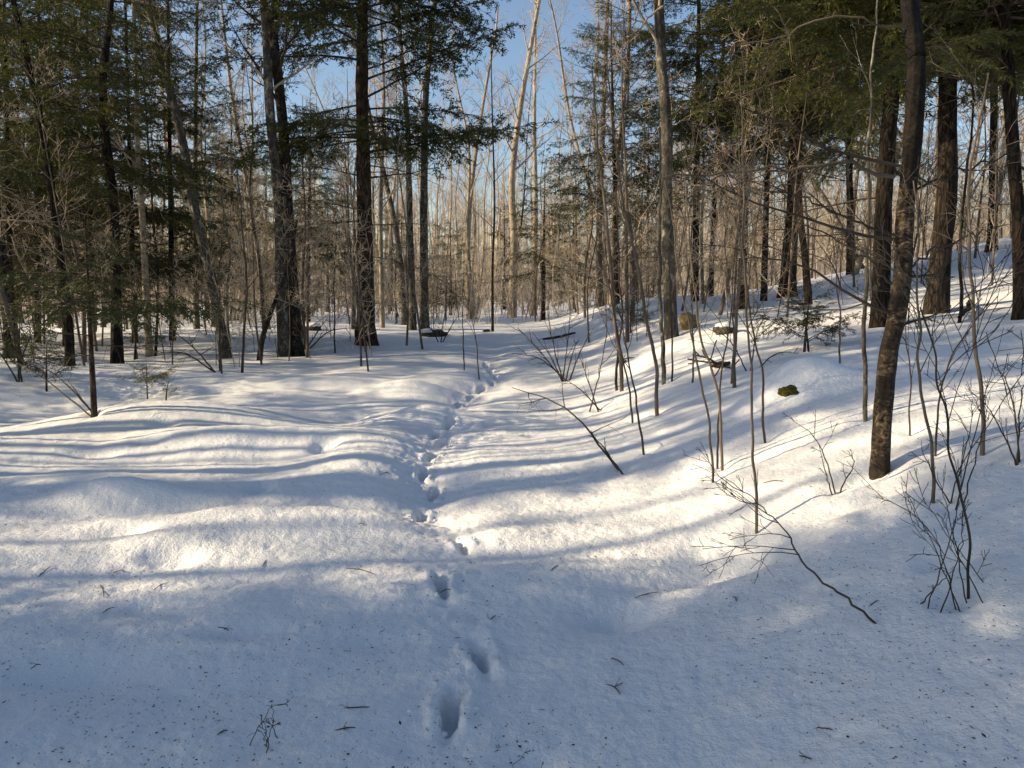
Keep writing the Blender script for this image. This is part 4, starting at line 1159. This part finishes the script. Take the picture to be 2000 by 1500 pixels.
# undergrowth thickets between the background trees
rng = np.random.RandomState(960)
tb = Tubes()
for k in range(3000):
    d = 28 + 70 * rng.rand(); px = rng.uniform(-100, 2100)
    x = (px - 1000) / F * d
    H = rng.uniform(1.0, 3.0) + 3.0 * rng.rand() ** 3
    b = np.array([x, d, float(base_h(x, d)) - .1])
    ln = rng.normal(0, .26, 2)
    top = b + np.array([ln[0] * H, ln[1] * H, H])
    r = rng.uniform(.010, .028)
    tb.add(np.array([b, (b + top) / 2 + rng.normal(0, .08, 3), top]), [r, r * .8, .008], 3)
    for j in range(11):
        f = rng.uniform(.12, .98)
        q = b + (top - b) * f
        az = rng.rand() * 6.283; a = math.radians(rng.uniform(25, 85)); L = rng.uniform(.5, 1.7)
        e = q + L * np.array([math.cos(az) * math.sin(a), math.sin(az) * math.sin(a), math.cos(a)])
        tb.add(np.array([q, e]), [.008, .004], 3)
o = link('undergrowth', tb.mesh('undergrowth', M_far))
tag(o, 'tan leafless undergrowth filling the gaps between the background trees', 'undergrowth', kind='stuff')

# ------------------------------------------------------------------ the snow
def snow_ground():
    rs = [0.02, .3, .6, .9, 1.2, 1.5, 1.7, 1.85]
    r = 1.95
    while r < 9: rs.append(r); r *= 1.0042
    while r < 16: rs.append(r); r *= 1.0065
    while r < 60: rs.append(r); r *= 1.014
    while r < 1500: rs.append(r); r *= 1.10
    rs = np.array(rs)
    fine = np.radians(np.linspace(90 - 39, 90 + 39, 560))
    coarse = np.radians(np.linspace(90 + 39, 450 - 39, 96))[1:-1]
    th = np.concatenate([fine, coarse])
    nT, nR = len(th), len(rs)
    A, Rr = np.meshgrid(th, rs)
    X = Rr * np.cos(A); Y = Rr * np.sin(A)
    H = full_h(X.ravel(), Y.ravel())
    far = sstep(150, 400, Rr.ravel())
    H = H * (1 - far) + 0.2 * far
    V = np.stack([X.ravel(), Y.ravel(), H], 1)
    i = np.arange(nR - 1)[:, None] * nT
    j = np.arange(nT)[None]; k = (j + 1) % nT
    Q = np.stack([i + j, i + nT + j, i + nT + k, i + k], -1).reshape(-1, 4)
    V = np.vstack([V, [[0, 0, float(base_h(0, 0))]]])
    T = np.stack([np.full(nT, len(V) - 1), np.arange(nT), (np.arange(nT) + 1) % nT], -1)
    return build_mesh('ground', V, Q, T, M_snow, True)
g = link('ground', snow_ground())
tag(g, 'snow-covered forest floor with a trodden trail of boot prints', None, kind='structure')

# snow mound over the mossy rock keeps the terrain; needle litter lies on the snow
rng = np.random.RandomState(77)
n = 8000
rr_ = 2.0 * (12.0 / 2.0) ** rng.rand(n)
aa = np.radians(rng.uniform(90 - 37, 90 + 37, n))
X = rr_ * np.cos(aa); Y = rr_ * np.sin(aa)
clump = 1.7 * noise2(X * 1.1, Y * 1.1) + rng.rand(n) * .85
keep = clump > .36
X, Y = X[keep], Y[keep]; n = len(X)
Z = full_h(X, Y) + .0022
th = rng.rand(n) * 6.283
ln = rng.uniform(.002, .008, n) * np.where(rng.rand(n) < .06, 2.2, 1); wd = rng.uniform(.0010, .0022, n) * np.where(rng.rand(n) < .15, 3.0, 1)
dx = np.stack([np.cos(th), np.sin(th), rng.normal(0, .12, n)], 1) * ln[:, None]; dv = np.stack([-np.sin(th), np.cos(th), np.zeros(n)], 1) * wd[:, None]
Pc = np.stack([X, Y, Z], 1)
up = np.array([0, 0, .0024])
V = np.stack([Pc - dx, Pc + dv, Pc + dx, Pc - dv, Pc + up], 1).reshape(-1, 3)
i5 = np.arange(n)[:, None] * 5
T = np.concatenate([i5 + np.array([[0, 3, 4]]), i5 + np.array([[3, 2, 4]]), i5 + np.array([[2, 1, 4]]), i5 + np.array([[1, 0, 4]])])
o = link('needle_litter', build_mesh('needle_litter', V, None, T, M_fleck, False))
tag(o, 'dark fallen needles and bark flecks strewn over the snow', 'litter', kind='stuff')

# crumbs of snow kicked out beside the prints
rng = np.random.RandomState(88)
ico = np.array([(0, .526, .851), (0, -.526, .851), (0, .526, -.851), (0, -.526, -.851), (.526, .851, 0), (-.526, .851, 0), (.526, -.851, 0), (-.526, -.851, 0), (.851, 0, .526), (-.851, 0, .526), (.851, 0, -.526), (-.851, 0, -.526)])
icf = np.array([(0, 1, 8), (0, 8, 4), (0, 4, 5), (0, 5, 9), (0, 9, 1), (1, 6, 8), (8, 6, 10), (8, 10, 4), (4, 10, 2), (4, 2, 5), (5, 2, 11), (5, 11, 9), (9, 11, 7), (9, 7, 1), (1, 7, 6), (3, 6, 7), (3, 7, 11), (3, 11, 2), (3, 2, 10), (3, 10, 6)])
Vc, Tc = [], []
q = 0
for (mx, my, hl, hw, D, a) in PRINTS[:13]:
    for k in range(16):
        rad = hl * rng.uniform(.9, 2.0); an = rng.rand() * 6.283
        x_ = mx + math.cos(an) * rad * .8; y_ = my + math.sin(an) * rad
        sz = rng.uniform(.003, .007) + .010 * rng.rand() ** 4
        z_ = float(full_h(np.array([x_]), np.array([y_]))[0]) + sz * .2
        Vc.append(ico * sz * rng.uniform(.6, 1.3, (12, 3)) + np.array([x_, y_, z_])); Tc.append(icf + q); q += 12
o = link('snow_crumbs', build_mesh('snow_crumbs', np.concatenate(Vc), None, np.concatenate(Tc), M_snow, True))
tag(o, 'crumbs of snow kicked out beside the boot prints', 'snow', kind='stuff')

print('TRIS', sum(len(m.loops) - 2 * len(m.polygons) for m in bpy.data.meshes), 'OBJ', len(bpy.data.objects))
